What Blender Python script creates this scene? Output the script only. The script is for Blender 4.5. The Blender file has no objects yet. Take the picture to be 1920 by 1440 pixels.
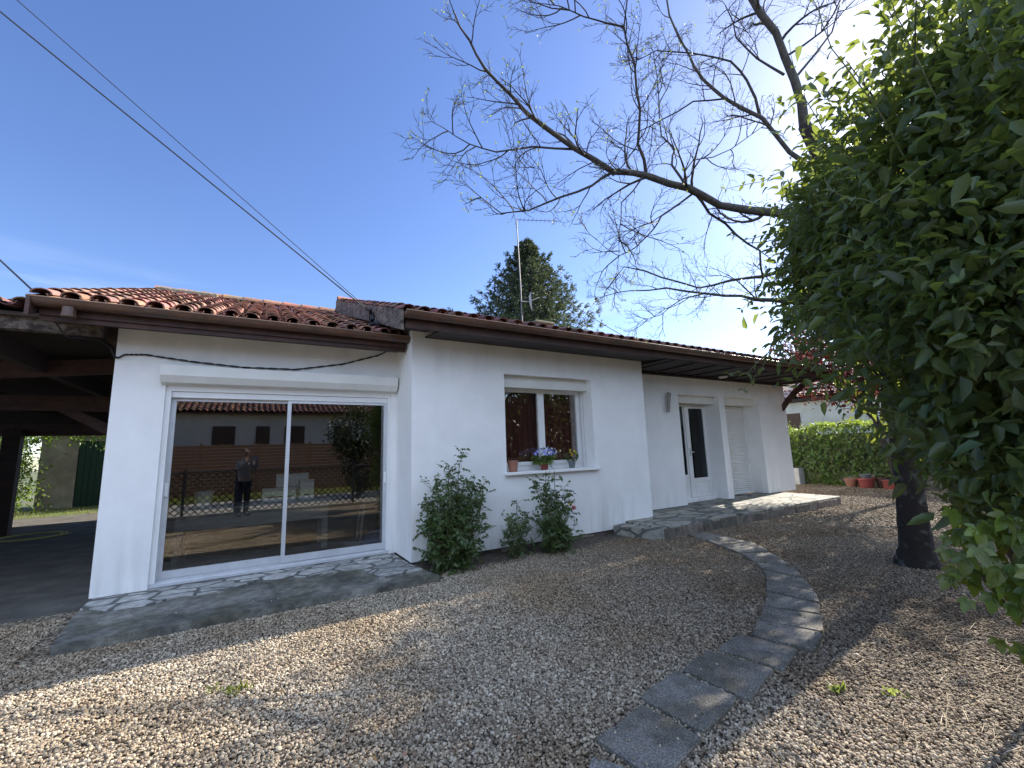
import bpy, math, random
import numpy as np
from mathutils import Vector, Matrix
random.seed(7); np.random.seed(7)
S = bpy.context.scene
COL = S.collection
# ------------------------------------------------------------------ camera, sky, sun, exposure
F = 800.0                                   # focal length in photo pixels (photo is 1920 px wide)
AX = np.array([1360, 79, F]); AX /= np.linalg.norm(AX)
AY = np.array([-480, 139, F]); AY -= AX * (AX @ AY); AY /= np.linalg.norm(AY)
AZ = np.cross(AX, AY); AZ = AZ if AZ[1] < 0 else -AZ
ROT = np.array([AX, AY, AZ])                # camera (right, down, forward) -> world
CAM = np.array([0.0, 0.0, 1.5])
cd = bpy.data.cameras.new('camera'); cam = bpy.data.objects.new('camera', cd); COL.objects.link(cam)
cd.sensor_width = 36; cd.lens = 36 * F / 1920; cd.clip_start = 0.02; cd.clip_end = 2000
m = Matrix.Identity(4)
for i in range(3):
    m[i][0] = ROT[i][0]; m[i][1] = -ROT[i][1]; m[i][2] = -ROT[i][2]; m[i][3] = CAM[i]
cam.matrix_world = m
S.camera = cam
def at(px, py, depth):                      # survey helper: photo bearing + distance -> world point
    d = ROT @ np.array([(px - 960) / F, (py - 720) / F, 1.0])
    return Vector(CAM + d * depth)
SUN = Vector((0.837, 0.087, 0.54)).normalized()
w = bpy.data.worlds.new('World'); S.world = w; w.use_nodes = True
nt = w.node_tree; bg = nt.nodes['Background']
sky = nt.nodes.new('ShaderNodeTexSky'); sky.sky_type = 'NISHITA'; sky.sun_disc = False
sky.sun_elevation = math.asin(SUN.z); sky.sun_rotation = math.atan2(SUN.x, SUN.y)
sky.air_density = 1.0; sky.dust_density = 0.45; sky.ozone_density = 3.0
tc = nt.nodes.new('ShaderNodeTexCoord')
mp = nt.nodes.new('ShaderNodeMapping'); mp.inputs['Scale'].default_value = (1.2, 1.2, 9)
nz = nt.nodes.new('ShaderNodeTexNoise'); nz.inputs['Scale'].default_value = 2.2; nz.inputs['Detail'].default_value = 6
rp = nt.nodes.new('ShaderNodeValToRGB'); rp.color_ramp.elements[0].position = 0.52; rp.color_ramp.elements[1].position = 0.78
sx = nt.nodes.new('ShaderNodeSeparateXYZ')
mr = nt.nodes.new('ShaderNodeMapRange'); mr.inputs[1].default_value = 0.34; mr.inputs[2].default_value = 0.22
ml = nt.nodes.new('ShaderNodeMath'); ml.operation = 'MULTIPLY'
ml2 = nt.nodes.new('ShaderNodeMath'); ml2.operation = 'MULTIPLY'; ml2.inputs[1].default_value = 0.55
mx = nt.nodes.new('ShaderNodeMix'); mx.data_type = 'RGBA'
mx.inputs[7].default_value = (6.5, 7.0, 7.6, 1)
L = nt.links.new
L(tc.outputs['Generated'], mp.inputs['Vector']); L(mp.outputs[0], nz.inputs['Vector']); L(nz.outputs['Fac'], rp.inputs[0])
L(tc.outputs['Generated'], sx.inputs[0]); L(sx.outputs['Z'], mr.inputs[0])
L(rp.outputs[0], ml.inputs[0]); L(mr.outputs[0], ml.inputs[1]); L(ml.outputs[0], ml2.inputs[0])
hs = nt.nodes.new('ShaderNodeHueSaturation'); hs.inputs['Saturation'].default_value = 1.12; hs.inputs['Hue'].default_value = 0.513; hs.inputs['Value'].default_value = 1.0
L(sky.outputs[0], hs.inputs['Color']); L(ml2.outputs[0], mx.inputs[0]); L(hs.outputs[0], mx.inputs[6])
# added bright bluish haze, unseen behind the photographer, to brighten the shaded facade
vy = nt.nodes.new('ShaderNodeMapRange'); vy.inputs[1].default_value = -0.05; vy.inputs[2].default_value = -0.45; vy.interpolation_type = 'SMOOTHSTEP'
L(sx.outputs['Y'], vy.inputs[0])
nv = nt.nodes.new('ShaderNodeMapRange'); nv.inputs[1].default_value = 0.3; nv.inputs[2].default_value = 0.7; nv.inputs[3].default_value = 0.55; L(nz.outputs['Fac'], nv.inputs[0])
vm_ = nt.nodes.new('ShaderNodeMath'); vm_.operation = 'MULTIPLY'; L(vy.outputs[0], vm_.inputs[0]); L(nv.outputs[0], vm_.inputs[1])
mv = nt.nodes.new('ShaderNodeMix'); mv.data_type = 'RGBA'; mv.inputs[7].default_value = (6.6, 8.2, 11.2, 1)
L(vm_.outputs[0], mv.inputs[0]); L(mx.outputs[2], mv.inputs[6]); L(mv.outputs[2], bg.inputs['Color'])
bg.inputs['Strength'].default_value = 0.10
sd = bpy.data.lights.new('sun', 'SUN'); so = bpy.data.objects.new('sun', sd); COL.objects.link(so)
sd.energy = 5.0; sd.angle = math.radians(0.55); sd.color = (1.0, 0.93, 0.82)
so.rotation_euler = SUN.to_track_quat('Z', 'Y').to_euler(); so.location = (0, 0, 30)
S.view_settings.view_transform = 'Standard'; S.view_settings.look = 'None'
S.view_settings.exposure = 1.32; S.view_settings.gamma = 1
S.cycles.max_bounces = 8; S.cycles.transparent_max_bounces = 16
# ------------------------------------------------------------------ materials
def mat(name, col, rough=0.7, col2=None, scale=8, bump=0.0, bscale=60, metal=0, spec=0.5, detail=5, rpos=(0.35, 0.65), island=None, stretch=None):
    M = bpy.data.materials.new(name); M.use_nodes = True; t = M.node_tree; b = t.nodes['Principled BSDF']
    b.inputs['Roughness'].default_value = rough; b.inputs['Metallic'].default_value = metal
    b.inputs['Specular IOR Level'].default_value = spec
    b.inputs['Base Color'].default_value = (*col, 1)
    tcn = t.nodes.new('ShaderNodeTexCoord'); src = tcn.outputs['Object']
    if stretch:
        mpn = t.nodes.new('ShaderNodeMapping'); mpn.inputs['Scale'].default_value = stretch
        t.links.new(src, mpn.inputs[0]); src = mpn.outputs[0]
    out = None
    if col2 is not None:
        n = t.nodes.new('ShaderNodeTexNoise'); n.inputs['Scale'].default_value = scale; n.inputs['Detail'].default_value = detail
        n.inputs['Roughness'].default_value = 0.6
        t.links.new(src, n.inputs['Vector'])
        r = t.nodes.new('ShaderNodeValToRGB'); r.color_ramp.elements[0].position = rpos[0]; r.color_ramp.elements[1].position = rpos[1]
        r.color_ramp.elements[0].color = (*col, 1); r.color_ramp.elements[1].color = (*col2, 1)
        t.links.new(n.outputs['Fac'], r.inputs[0]); out = r.outputs[0]
        t.links.new(out, b.inputs['Base Color'])
    if island is not None:                  # per-piece hue / value jitter
        g = t.nodes.new('ShaderNodeNewGeometry'); h = t.nodes.new('ShaderNodeHueSaturation')
        a = t.nodes.new('ShaderNodeMapRange'); a.inputs[3].default_value = 1 - island; a.inputs[4].default_value = 1 + island
        t.links.new(g.outputs['Random Per Island'], a.inputs[0]); t.links.new(a.outputs[0], h.inputs['Value'])
        wn = t.nodes.new('ShaderNodeTexWhiteNoise'); wn.noise_dimensions = '1D'
        t.links.new(g.outputs['Random Per Island'], wn.inputs['W'])
        c = t.nodes.new('ShaderNodeMapRange'); c.inputs[3].default_value = 0.5 - island * 0.085; c.inputs[4].default_value = 0.5 + island * 0.05
        t.links.new(wn.outputs['Value'], c.inputs[0]); t.links.new(c.outputs[0], h.inputs['Hue'])
        if out is not None: t.links.new(out, h.inputs['Color'])
        else: h.inputs['Color'].default_value = (*col, 1)
        t.links.new(h.outputs[0], b.inputs['Base Color'])
    if bump:
        n2 = t.nodes.new('ShaderNodeTexNoise'); n2.inputs['Scale'].default_value = bscale; n2.inputs['Detail'].default_value = 6
        t.links.new(src, n2.inputs['Vector'])
        bp = t.nodes.new('ShaderNodeBump'); bp.inputs['Strength'].default_value = bump; bp.inputs['Distance'].default_value = 0.01
        t.links.new(n2.outputs['Fac'], bp.inputs['Height']); t.links.new(bp.outputs[0], b.inputs['Normal'])
    return M
def leafmat(name, col, col2, trans=(0.3, 0.45, 0.05), tf=0.4, rough=0.45, var=0.45):
    M = mat(name, col, rough, col2, scale=1.3, island=var, rpos=(0.3, 0.7)); t = M.node_tree
    b = t.nodes['Principled BSDF']; o = t.nodes['Material Output']
    tr = t.nodes.new('ShaderNodeBsdfTranslucent'); tr.inputs[0].default_value = (*trans, 1)
    mxs = t.nodes.new('ShaderNodeMixShader'); mxs.inputs[0].default_value = tf
    t.links.new(b.outputs[0], mxs.inputs[1]); t.links.new(tr.outputs[0], mxs.inputs[2]); t.links.new(mxs.outputs[0], o.inputs[0])
    return M
M = {}
M['stucco'] = mat('stucco', (0.86, 0.85, 0.83), 0.85, (0.80, 0.79, 0.77), scale=2.2, bump=0.35, bscale=90)
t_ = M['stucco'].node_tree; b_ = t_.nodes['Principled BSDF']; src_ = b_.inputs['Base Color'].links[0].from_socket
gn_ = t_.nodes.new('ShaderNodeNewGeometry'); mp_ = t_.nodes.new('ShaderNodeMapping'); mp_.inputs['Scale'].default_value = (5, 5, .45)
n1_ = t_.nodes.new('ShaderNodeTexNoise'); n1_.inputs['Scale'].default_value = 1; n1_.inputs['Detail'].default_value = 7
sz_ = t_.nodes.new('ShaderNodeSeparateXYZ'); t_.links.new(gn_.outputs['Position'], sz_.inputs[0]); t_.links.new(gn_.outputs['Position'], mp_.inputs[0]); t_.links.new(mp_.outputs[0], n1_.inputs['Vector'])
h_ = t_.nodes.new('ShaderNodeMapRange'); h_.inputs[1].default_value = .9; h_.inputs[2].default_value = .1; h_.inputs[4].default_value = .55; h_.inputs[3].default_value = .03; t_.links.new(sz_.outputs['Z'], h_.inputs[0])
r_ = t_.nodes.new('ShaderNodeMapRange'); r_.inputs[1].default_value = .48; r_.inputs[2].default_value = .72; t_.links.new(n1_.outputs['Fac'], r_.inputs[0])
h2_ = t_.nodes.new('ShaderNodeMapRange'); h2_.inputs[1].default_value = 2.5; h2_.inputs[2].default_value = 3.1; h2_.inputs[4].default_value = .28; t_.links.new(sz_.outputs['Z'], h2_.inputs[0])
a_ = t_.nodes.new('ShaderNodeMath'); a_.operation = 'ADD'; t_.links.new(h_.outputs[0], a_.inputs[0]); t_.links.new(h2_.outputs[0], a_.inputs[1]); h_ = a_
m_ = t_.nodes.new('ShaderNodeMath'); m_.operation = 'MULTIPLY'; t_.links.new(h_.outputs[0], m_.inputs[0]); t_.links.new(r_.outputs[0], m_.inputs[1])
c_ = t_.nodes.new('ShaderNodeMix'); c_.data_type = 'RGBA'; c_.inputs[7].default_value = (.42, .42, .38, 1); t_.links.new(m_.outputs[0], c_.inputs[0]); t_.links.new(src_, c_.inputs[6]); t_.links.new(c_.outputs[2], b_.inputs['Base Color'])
M['pvc'] = mat('white_pvc', (0.78, 0.78, 0.77), 0.35, (0.72, 0.72, 0.70), scale=3)
M['alu'] = mat('aluminium', (0.62, 0.63, 0.65), 0.35, (0.54, 0.55, 0.57), scale=5, metal=0.25)
M['offwhite'] = mat('shutter_box_white', (0.74, 0.73, 0.68), 0.5, (0.68, 0.67, 0.62), scale=4)
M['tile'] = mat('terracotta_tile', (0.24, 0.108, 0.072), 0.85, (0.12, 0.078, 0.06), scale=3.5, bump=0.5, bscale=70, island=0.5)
M['tile_lit'] = mat('lit_terracotta_tile', (0.38, 0.175, 0.11), 0.85, (0.19, 0.12, 0.088), scale=3.0, bump=0.5, bscale=70, island=0.3)  # lighter copy of the roof tile, sunlight put into its colour
M['tile_pale'] = mat('pale_pink_tile', (0.55, 0.38, 0.32), 0.85, (0.35, 0.26, 0.22), scale=3.0, bump=0.5, bscale=70, island=0.4)
M['tile_ridge'] = mat('ridge_tile', (0.45, 0.19, 0.10), 0.85, (0.25, 0.17, 0.11), scale=3.5, bump=0.5, bscale=60, island=0.25)
M['lichen'] = mat('mossy_mortar', (0.30, 0.27, 0.19), 0.95, (0.10, 0.09, 0.06), scale=14, bump=0.9, bscale=40)
M['gutter'] = mat('brown_gutter', (0.15, 0.068, 0.042), 0.38, (0.095, 0.065, 0.05), scale=3, spec=0.5)
M['gutter_lip'] = mat('gutter_lip', (0.20, 0.13, 0.09), 0.35)
M['brownwood'] = mat('brown_stained_wood', (0.085, 0.034, 0.024), 0.65, (0.045, 0.023, 0.018), scale=6, bump=0.3, bscale=30, stretch=(0.3, 3, 3))
M['darkwood'] = mat('dark_beam_wood', (0.045, 0.026, 0.018), 0.8, (0.022, 0.013, 0.010), scale=6, bump=0.4, bscale=30, stretch=(0.4, 3, 3))
M['soffit'] = mat('dark_soffit', (0.030, 0.020, 0.020), 0.7, (0.020, 0.014, 0.014), scale=5, stretch=(0.3, 4, 1))
M['weathered'] = mat('weathered_board', (0.21, 0.17, 0.14), 0.9, (0.055, 0.038, 0.032), scale=7, bump=0.8, bscale=30, stretch=(2, 0.7, 3), rpos=(0.4, 0.6))
M['concrete'] = mat('apron_concrete', (0.31, 0.295, 0.255), 0.9, (0.10, 0.098, 0.085), scale=2.6, bump=0.9, bscale=45, detail=9, rpos=(0.36, 0.66))
M['asphalt'] = mat('carport_floor', (0.14, 0.128, 0.11), 0.95, (0.09, 0.083, 0.072), scale=3, bump=0.8, bscale=50)
M['paver'] = mat('paver_aggregate', (0.15, 0.138, 0.116), 0.85, (0.37, 0.34, 0.29), scale=95, bump=0.4, bscale=95, detail=2, rpos=(0.42, 0.66))
M['soil'] = mat('dark_soil', (0.045, 0.035, 0.026), 1, (0.10, 0.08, 0.06), scale=14, bump=1, bscale=30)
M['rubble'] = mat('foundation_stone', (0.22, 0.19, 0.15), 0.95, (0.10, 0.085, 0.07), scale=9, bump=1, bscale=20, island=0.35)
M['bark'] = mat('dark_bark', (0.045, 0.036, 0.030), 0.95, (0.085, 0.08, 0.07), scale=9, bump=1, bscale=22, stretch=(3, 3, 0.9))
M['lichen_bark'] = mat('lichen_bark', (0.028, 0.022, 0.02), 0.95, (0.17, 0.175, 0.16), scale=8, bump=1, bscale=30, rpos=(0.54, 0.76))
M['twig'] = mat('twig_bark', (0.052, 0.042, 0.034), 0.9, (0.034, 0.028, 0.023), scale=4)
M['stem'] = mat('green_stem', (0.10, 0.11, 0.04), 0.7)
M['vine'] = leafmat('vine_leaf', (0.036, 0.060, 0.023), (0.070, 0.10, 0.036), (0.38, 0.46, 0.07), 0.29)
M['ivy'] = leafmat('ivy_leaf', (0.06, 0.10, 0.018), (0.11, 0.16, 0.03), (0.4, 0.5, 0.06), 0.3, 0.3)
M['hedgeleaf'] = leafmat('hedge_leaf', (0.04, 0.085, 0.018), (0.09, 0.15, 0.032), (0.38, 0.5, 0.07), 0.33)
M['rose_leaf'] = leafmat('rose_leaf', (0.035, 0.065, 0.022), (0.06, 0.10, 0.03), (0.3, 0.4, 0.08), 0.25, 0.35)
M['needle'] = leafmat('spruce_needle', (0.028, 0.045, 0.028), (0.055, 0.075, 0.04), (0.14, 0.18, 0.06), 0.2)
M['maple'] = leafmat('maple_leaf', (0.060, 0.017, 0.017), (0.035, 0.014, 0.017), (0.24, 0.055, 0.035), 0.28)
M['tree_leaf'] = leafmat('tree_leaf', (0.035, 0.07, 0.015), (0.06, 0.11, 0.025), (0.35, 0.5, 0.06), 0.35)
M['dark_leaf'] = leafmat('dark_leaf', (0.022, 0.034, 0.012), (0.035, 0.05, 0.018), (0.12, 0.16, 0.03), 0.2)
M['bud'] = leafmat('bud_leaf', (0.16, 0.20, 0.06), (0.13, 0.14, 0.06), (0.4, 0.5, 0.1), 0.4)
M['grass'] = leafmat('grass_blade', (0.10, 0.16, 0.03), (0.16, 0.17, 0.05), (0.5, 0.55, 0.1), 0.35)
M['straw'] = mat('dry_straw', (0.62, 0.55, 0.42), 0.9, island=0.4)
M['dead_twig'] = mat('dead_twig', (0.34, 0.28, 0.20), 0.9, (0.22, 0.17, 0.12), scale=20)
M['litter'] = mat('dry_leaf', (0.20, 0.12, 0.06), 0.9, (0.32, 0.22, 0.12), scale=3, island=0.5)
M['terracotta'] = mat('terracotta_pot', (0.36, 0.15, 0.10), 0.8, (0.28, 0.13, 0.09), scale=12)
M['redpot'] = mat('red_plastic', (0.30, 0.06, 0.05), 0.5, (0.24, 0.055, 0.045), scale=6)
M['greypot'] = mat('grey_pot', (0.13, 0.15, 0.16), 0.5)
M['palegrey'] = mat('pale_planter', (0.48, 0.48, 0.47), 0.7, (0.40, 0.40, 0.39), scale=6)
M['black'] = mat('black_rubber', (0.012, 0.012, 0.013), 0.6)
M['metal'] = mat('grey_metal', (0.16, 0.15, 0.15), 0.55, (0.10, 0.10, 0.10), scale=8, metal=0.7)
M['lampmetal'] = mat('brushed_lamp_metal', (0.34, 0.31, 0.28), 0.45, (0.24, 0.22, 0.20), scale=10, metal=0.5)
M['render_grey'] = mat('neighbour_render', (0.62, 0.62, 0.55), 0.9, (0.50, 0.50, 0.43), scale=1.5, bump=0.4, bscale=50)
M['render_beige'] = mat('beige_render', (0.42, 0.36, 0.27), 0.9, (0.30, 0.25, 0.19), scale=1.6, bump=0.5, bscale=30)
M['pinkrender'] = mat('opposite_render', (0.82, 0.74, 0.66), 0.9, (0.76, 0.68, 0.60), scale=1.2)
M['brownshutter'] = mat('brown_shutter', (0.09, 0.05, 0.03), 0.6)
M['slat'] = mat('brown_fence_slat', (0.24, 0.12, 0.065), 0.75, (0.16, 0.085, 0.05), scale=5, stretch=(0.5, 2, 4))
M['greendoor'] = mat('green_door_paint', (0.008, 0.035, 0.022), 0.5)
M['wire'] = mat('fence_wire', (0.03, 0.035, 0.04), 0.6)
M['lowwall'] = mat('garden_wall_concrete', (0.42, 0.38, 0.31), 0.95, (0.30, 0.27, 0.22), scale=3, bump=0.5, bscale=20)
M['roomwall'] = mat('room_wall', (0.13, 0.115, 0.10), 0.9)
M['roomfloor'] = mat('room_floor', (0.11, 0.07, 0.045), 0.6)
M['curtain'] = mat('dark_curtain', (0.17, 0.055, 0.04), 0.9, (0.10, 0.033, 0.025), scale=5, stretch=(8, 1, 0.4))
M['tablewhite'] = mat('pale_table_paint', (0.15, 0.15, 0.135), 0.6)
M['boxwhite'] = mat('white_metal_box', (0.34, 0.38, 0.38), 0.5)
M['turq'] = mat('turquoise_cloth', (0.05, 0.35, 0.38), 0.9)
M['bluecloth'] = mat('navy_fabric', (0.02, 0.03, 0.08), 0.9)
M['skin'] = mat('skin', (0.50, 0.30, 0.22), 0.6)
M['shirt'] = mat('grey_jumper', (0.36, 0.33, 0.32), 0.95, (0.30, 0.28, 0.27), scale=9)
M['trousers'] = mat('navy_trousers', (0.03, 0.035, 0.06), 0.9)
M['hair'] = mat('brown_hair', (0.10, 0.06, 0.04), 0.7)
M['phone'] = mat('phone_case', (0.30, 0.36, 0.42), 0.4)
M['petal_blue'] = leafmat('blue_petal', (0.24, 0.28, 0.75), (0.45, 0.45, 0.85), (0.5, 0.5, 0.9), 0.2)
M['petal_white'] = leafmat('white_petal', (0.75, 0.74, 0.8), (0.6, 0.6, 0.75), (0.8, 0.8, 0.9), 0.2)
M['petal_yellow'] = leafmat('yellow_petal', (0.80, 0.58, 0.04), (0.8, 0.65, 0.1), (0.8, 0.6, 0.1), 0.2)
M['petal_pink'] = leafmat('pink_petal', (0.75, 0.25, 0.28), (0.8, 0.4, 0.35), (0.8, 0.4, 0.4), 0.3)
M['hose'] = mat('yellow_hose', (0.40, 0.38, 0.08), 0.5)
M['lampglass'] = mat('opal_lamp', (0.7, 0.7, 0.7), 0.3)
def glassmat(name, tint, ior, add=0.0):
    G = bpy.data.materials.new(name); G.use_nodes = True; t = G.node_tree; o = t.nodes['Material Output']
    t.nodes.remove(t.nodes['Principled BSDF'])
    tr = t.nodes.new('ShaderNodeBsdfTransparent'); tr.inputs[0].default_value = (*tint, 1)
    gl = t.nodes.new('ShaderNodeBsdfGlossy'); gl.inputs['Roughness'].default_value = 0.0; gl.inputs['Color'].default_value = (0.95, 0.95, 0.95, 1)
    fr = t.nodes.new('ShaderNodeFresnel')
    gg = t.nodes.new('ShaderNodeNewGeometry'); mi = t.nodes.new('ShaderNodeMapRange'); mi.inputs[3].default_value = ior; mi.inputs[4].default_value = 1 / ior
    t.links.new(gg.outputs['Backfacing'], mi.inputs[0]); t.links.new(mi.outputs[0], fr.inputs[0])
    mxs = t.nodes.new('ShaderNodeMixShader')
    t.links.new(fr.outputs[0], mxs.inputs[0]); t.links.new(tr.outputs[0], mxs.inputs[1]); t.links.new(gl.outputs[0], mxs.inputs[2])
    t.links.new(mxs.outputs[0], o.inputs[0]); return G
M['glass'] = glassmat('window_glass', (0.84, 0.84, 0.82), 2.0)
M['glass_dark'] = glassmat('door_glass', (0.45, 0.48, 0.52), 1.35)
def stain(key, scale=1.5, dark=0.6, lo=0.38, hi=0.6, tint=(1, 1, 1), scale2=None, world=False):
    t = M[key].node_tree; b = t.nodes['Principled BSDF']; n = t.nodes.new; lk = b.inputs['Base Color'].links
    c = n('ShaderNodeMix'); c.data_type = 'RGBA'; c.blend_type = 'MULTIPLY'; c.inputs[0].default_value = 1
    if lk: t.links.new(lk[0].from_socket, c.inputs[6])
    else: c.inputs[6].default_value = b.inputs['Base Color'].default_value
    tcn = n('ShaderNodeTexCoord'); no = n('ShaderNodeTexNoise'); no.inputs['Scale'].default_value = scale; no.inputs['Detail'].default_value = 9; no.inputs['Roughness'].default_value = 0.65
    t.links.new(tcn.outputs['Object'], no.inputs['Vector']); r_ = n('ShaderNodeValToRGB'); r_.color_ramp.elements[0].position = lo; r_.color_ramp.elements[1].position = hi
    r_.color_ramp.elements[0].color = (dark * tint[0], dark * tint[1], dark * tint[2], 1); r_.color_ramp.elements[1].color = (1, 1, 1, 1)
    t.links.new(no.outputs['Fac'], r_.inputs[0]); t.links.new(r_.outputs[0], c.inputs[7]); t.links.new(c.outputs[2], b.inputs['Base Color'])
# flagstone paving: pale irregular stones in grey mortar
def flagmat(name, c1, c2, mortar, scale, yfade=None):
    G = mat(name, c1, 0.8); t = G.node_tree; b = t.nodes['Principled BSDF']; n = t.nodes.new
    tcn = n('ShaderNodeTexCoord'); mp = n('ShaderNodeMapping'); mp.inputs['Scale'].default_value = (scale * 0.62, scale * 1.15, scale)
    no = n('ShaderNodeTexNoise'); no.inputs['Scale'].default_value = 3; mxv = n('ShaderNodeMix'); mxv.data_type = 'RGBA'; mxv.inputs[0].default_value = 0.10
    t.links.new(tcn.outputs['Object'], no.inputs['Vector']); t.links.new(tcn.outputs['Object'], mxv.inputs[6]); t.links.new(no.outputs['Color'], mxv.inputs[7])
    t.links.new(mxv.outputs[2], mp.inputs[0])
    v = n('ShaderNodeTexVoronoi'); v.feature = 'DISTANCE_TO_EDGE'; v.inputs['Scale'].default_value = 1
    v2 = n('ShaderNodeTexVoronoi'); v2.inputs['Scale'].default_value = 1
    t.links.new(mp.outputs[0], v.inputs['Vector']); t.links.new(mp.outputs[0], v2.inputs['Vector'])
    r = n('ShaderNodeValToRGB'); r.color_ramp.elements[0].position = 0.05; r.color_ramp.elements[1].position = 0.075
    t.links.new(v.outputs['Distance'], r.inputs[0])
    sp = n('ShaderNodeSeparateColor'); t.links.new(v2.outputs['Color'], sp.inputs[0])
    cr = n('ShaderNodeMix'); cr.data_type = 'RGBA'; cr.inputs[6].default_value = (*c1, 1); cr.inputs[7].default_value = (*c2, 1)
    t.links.new(sp.outputs[0], cr.inputs[0])
    n3 = n('ShaderNodeTexNoise'); n3.inputs['Scale'].default_value = 9; n3.inputs['Detail'].default_value = 8
    t.links.new(tcn.outputs['Object'], n3.inputs['Vector'])
    mu = n('ShaderNodeMix'); mu.data_type = 'RGBA'; mu.blend_type = 'MULTIPLY'; mu.inputs[0].default_value = 0.7
    r3 = n('ShaderNodeValToRGB'); r3.color_ramp.elements[0].color = (0.55, 0.55, 0.55, 1); r3.color_ramp.elements[0].position = 0.35; r3.color_ramp.elements[1].position = 0.6
    t.links.new(n3.outputs['Fac'], r3.inputs[0]); t.links.new(cr.outputs[2], mu.inputs[6]); t.links.new(r3.outputs[0], mu.inputs[7])
    fin = n('ShaderNodeMix'); fin.data_type = 'RGBA'; fin.inputs[6].default_value = (*mortar, 1)
    t.links.new(mu.outputs[2], fin.inputs[7])
    t.links.new(r.outputs[0], fin.inputs[0]); t.links.new(fin.outputs[2], b.inputs['Base Color'])
    bp = n('ShaderNodeBump'); bp.inputs['Strength'].default_value = 0.6; bp.inputs['Distance'].default_value = 0.012
    t.links.new(r.outputs[0], bp.inputs['Height']); t.links.new(bp.outputs[0], b.inputs['Normal'])
    return G
M['flag'] = flagmat('flagstone', (0.60, 0.59, 0.55), (0.36, 0.36, 0.34), (0.13, 0.13, 0.12), 5.2)
M['flag2'] = flagmat('porch_flagstone', (0.40, 0.38, 0.33), (0.24, 0.24, 0.22), (0.12, 0.12, 0.11), 3.0)
stain('paver', 3.2, .55, tint=(1.0, .98, .85)); stain('paver', 14, .75, .4, .55); stain('concrete', 11, .6, .42, .58); stain('concrete', 1.7, .62, .4, .55, (1, 1, .85)); stain('asphalt', 2, .6); stain('gutter', 5, .65); stain('brownwood', 9, .6); stain('weathered', 3, .6)
stain('flag', 14, .72, .4, .6); stain('flag2', 5, .7, .4, .6, (1, .97, .85)); stain('lowwall', 3, .6); stain('render_beige', 1.2, .6)
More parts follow.
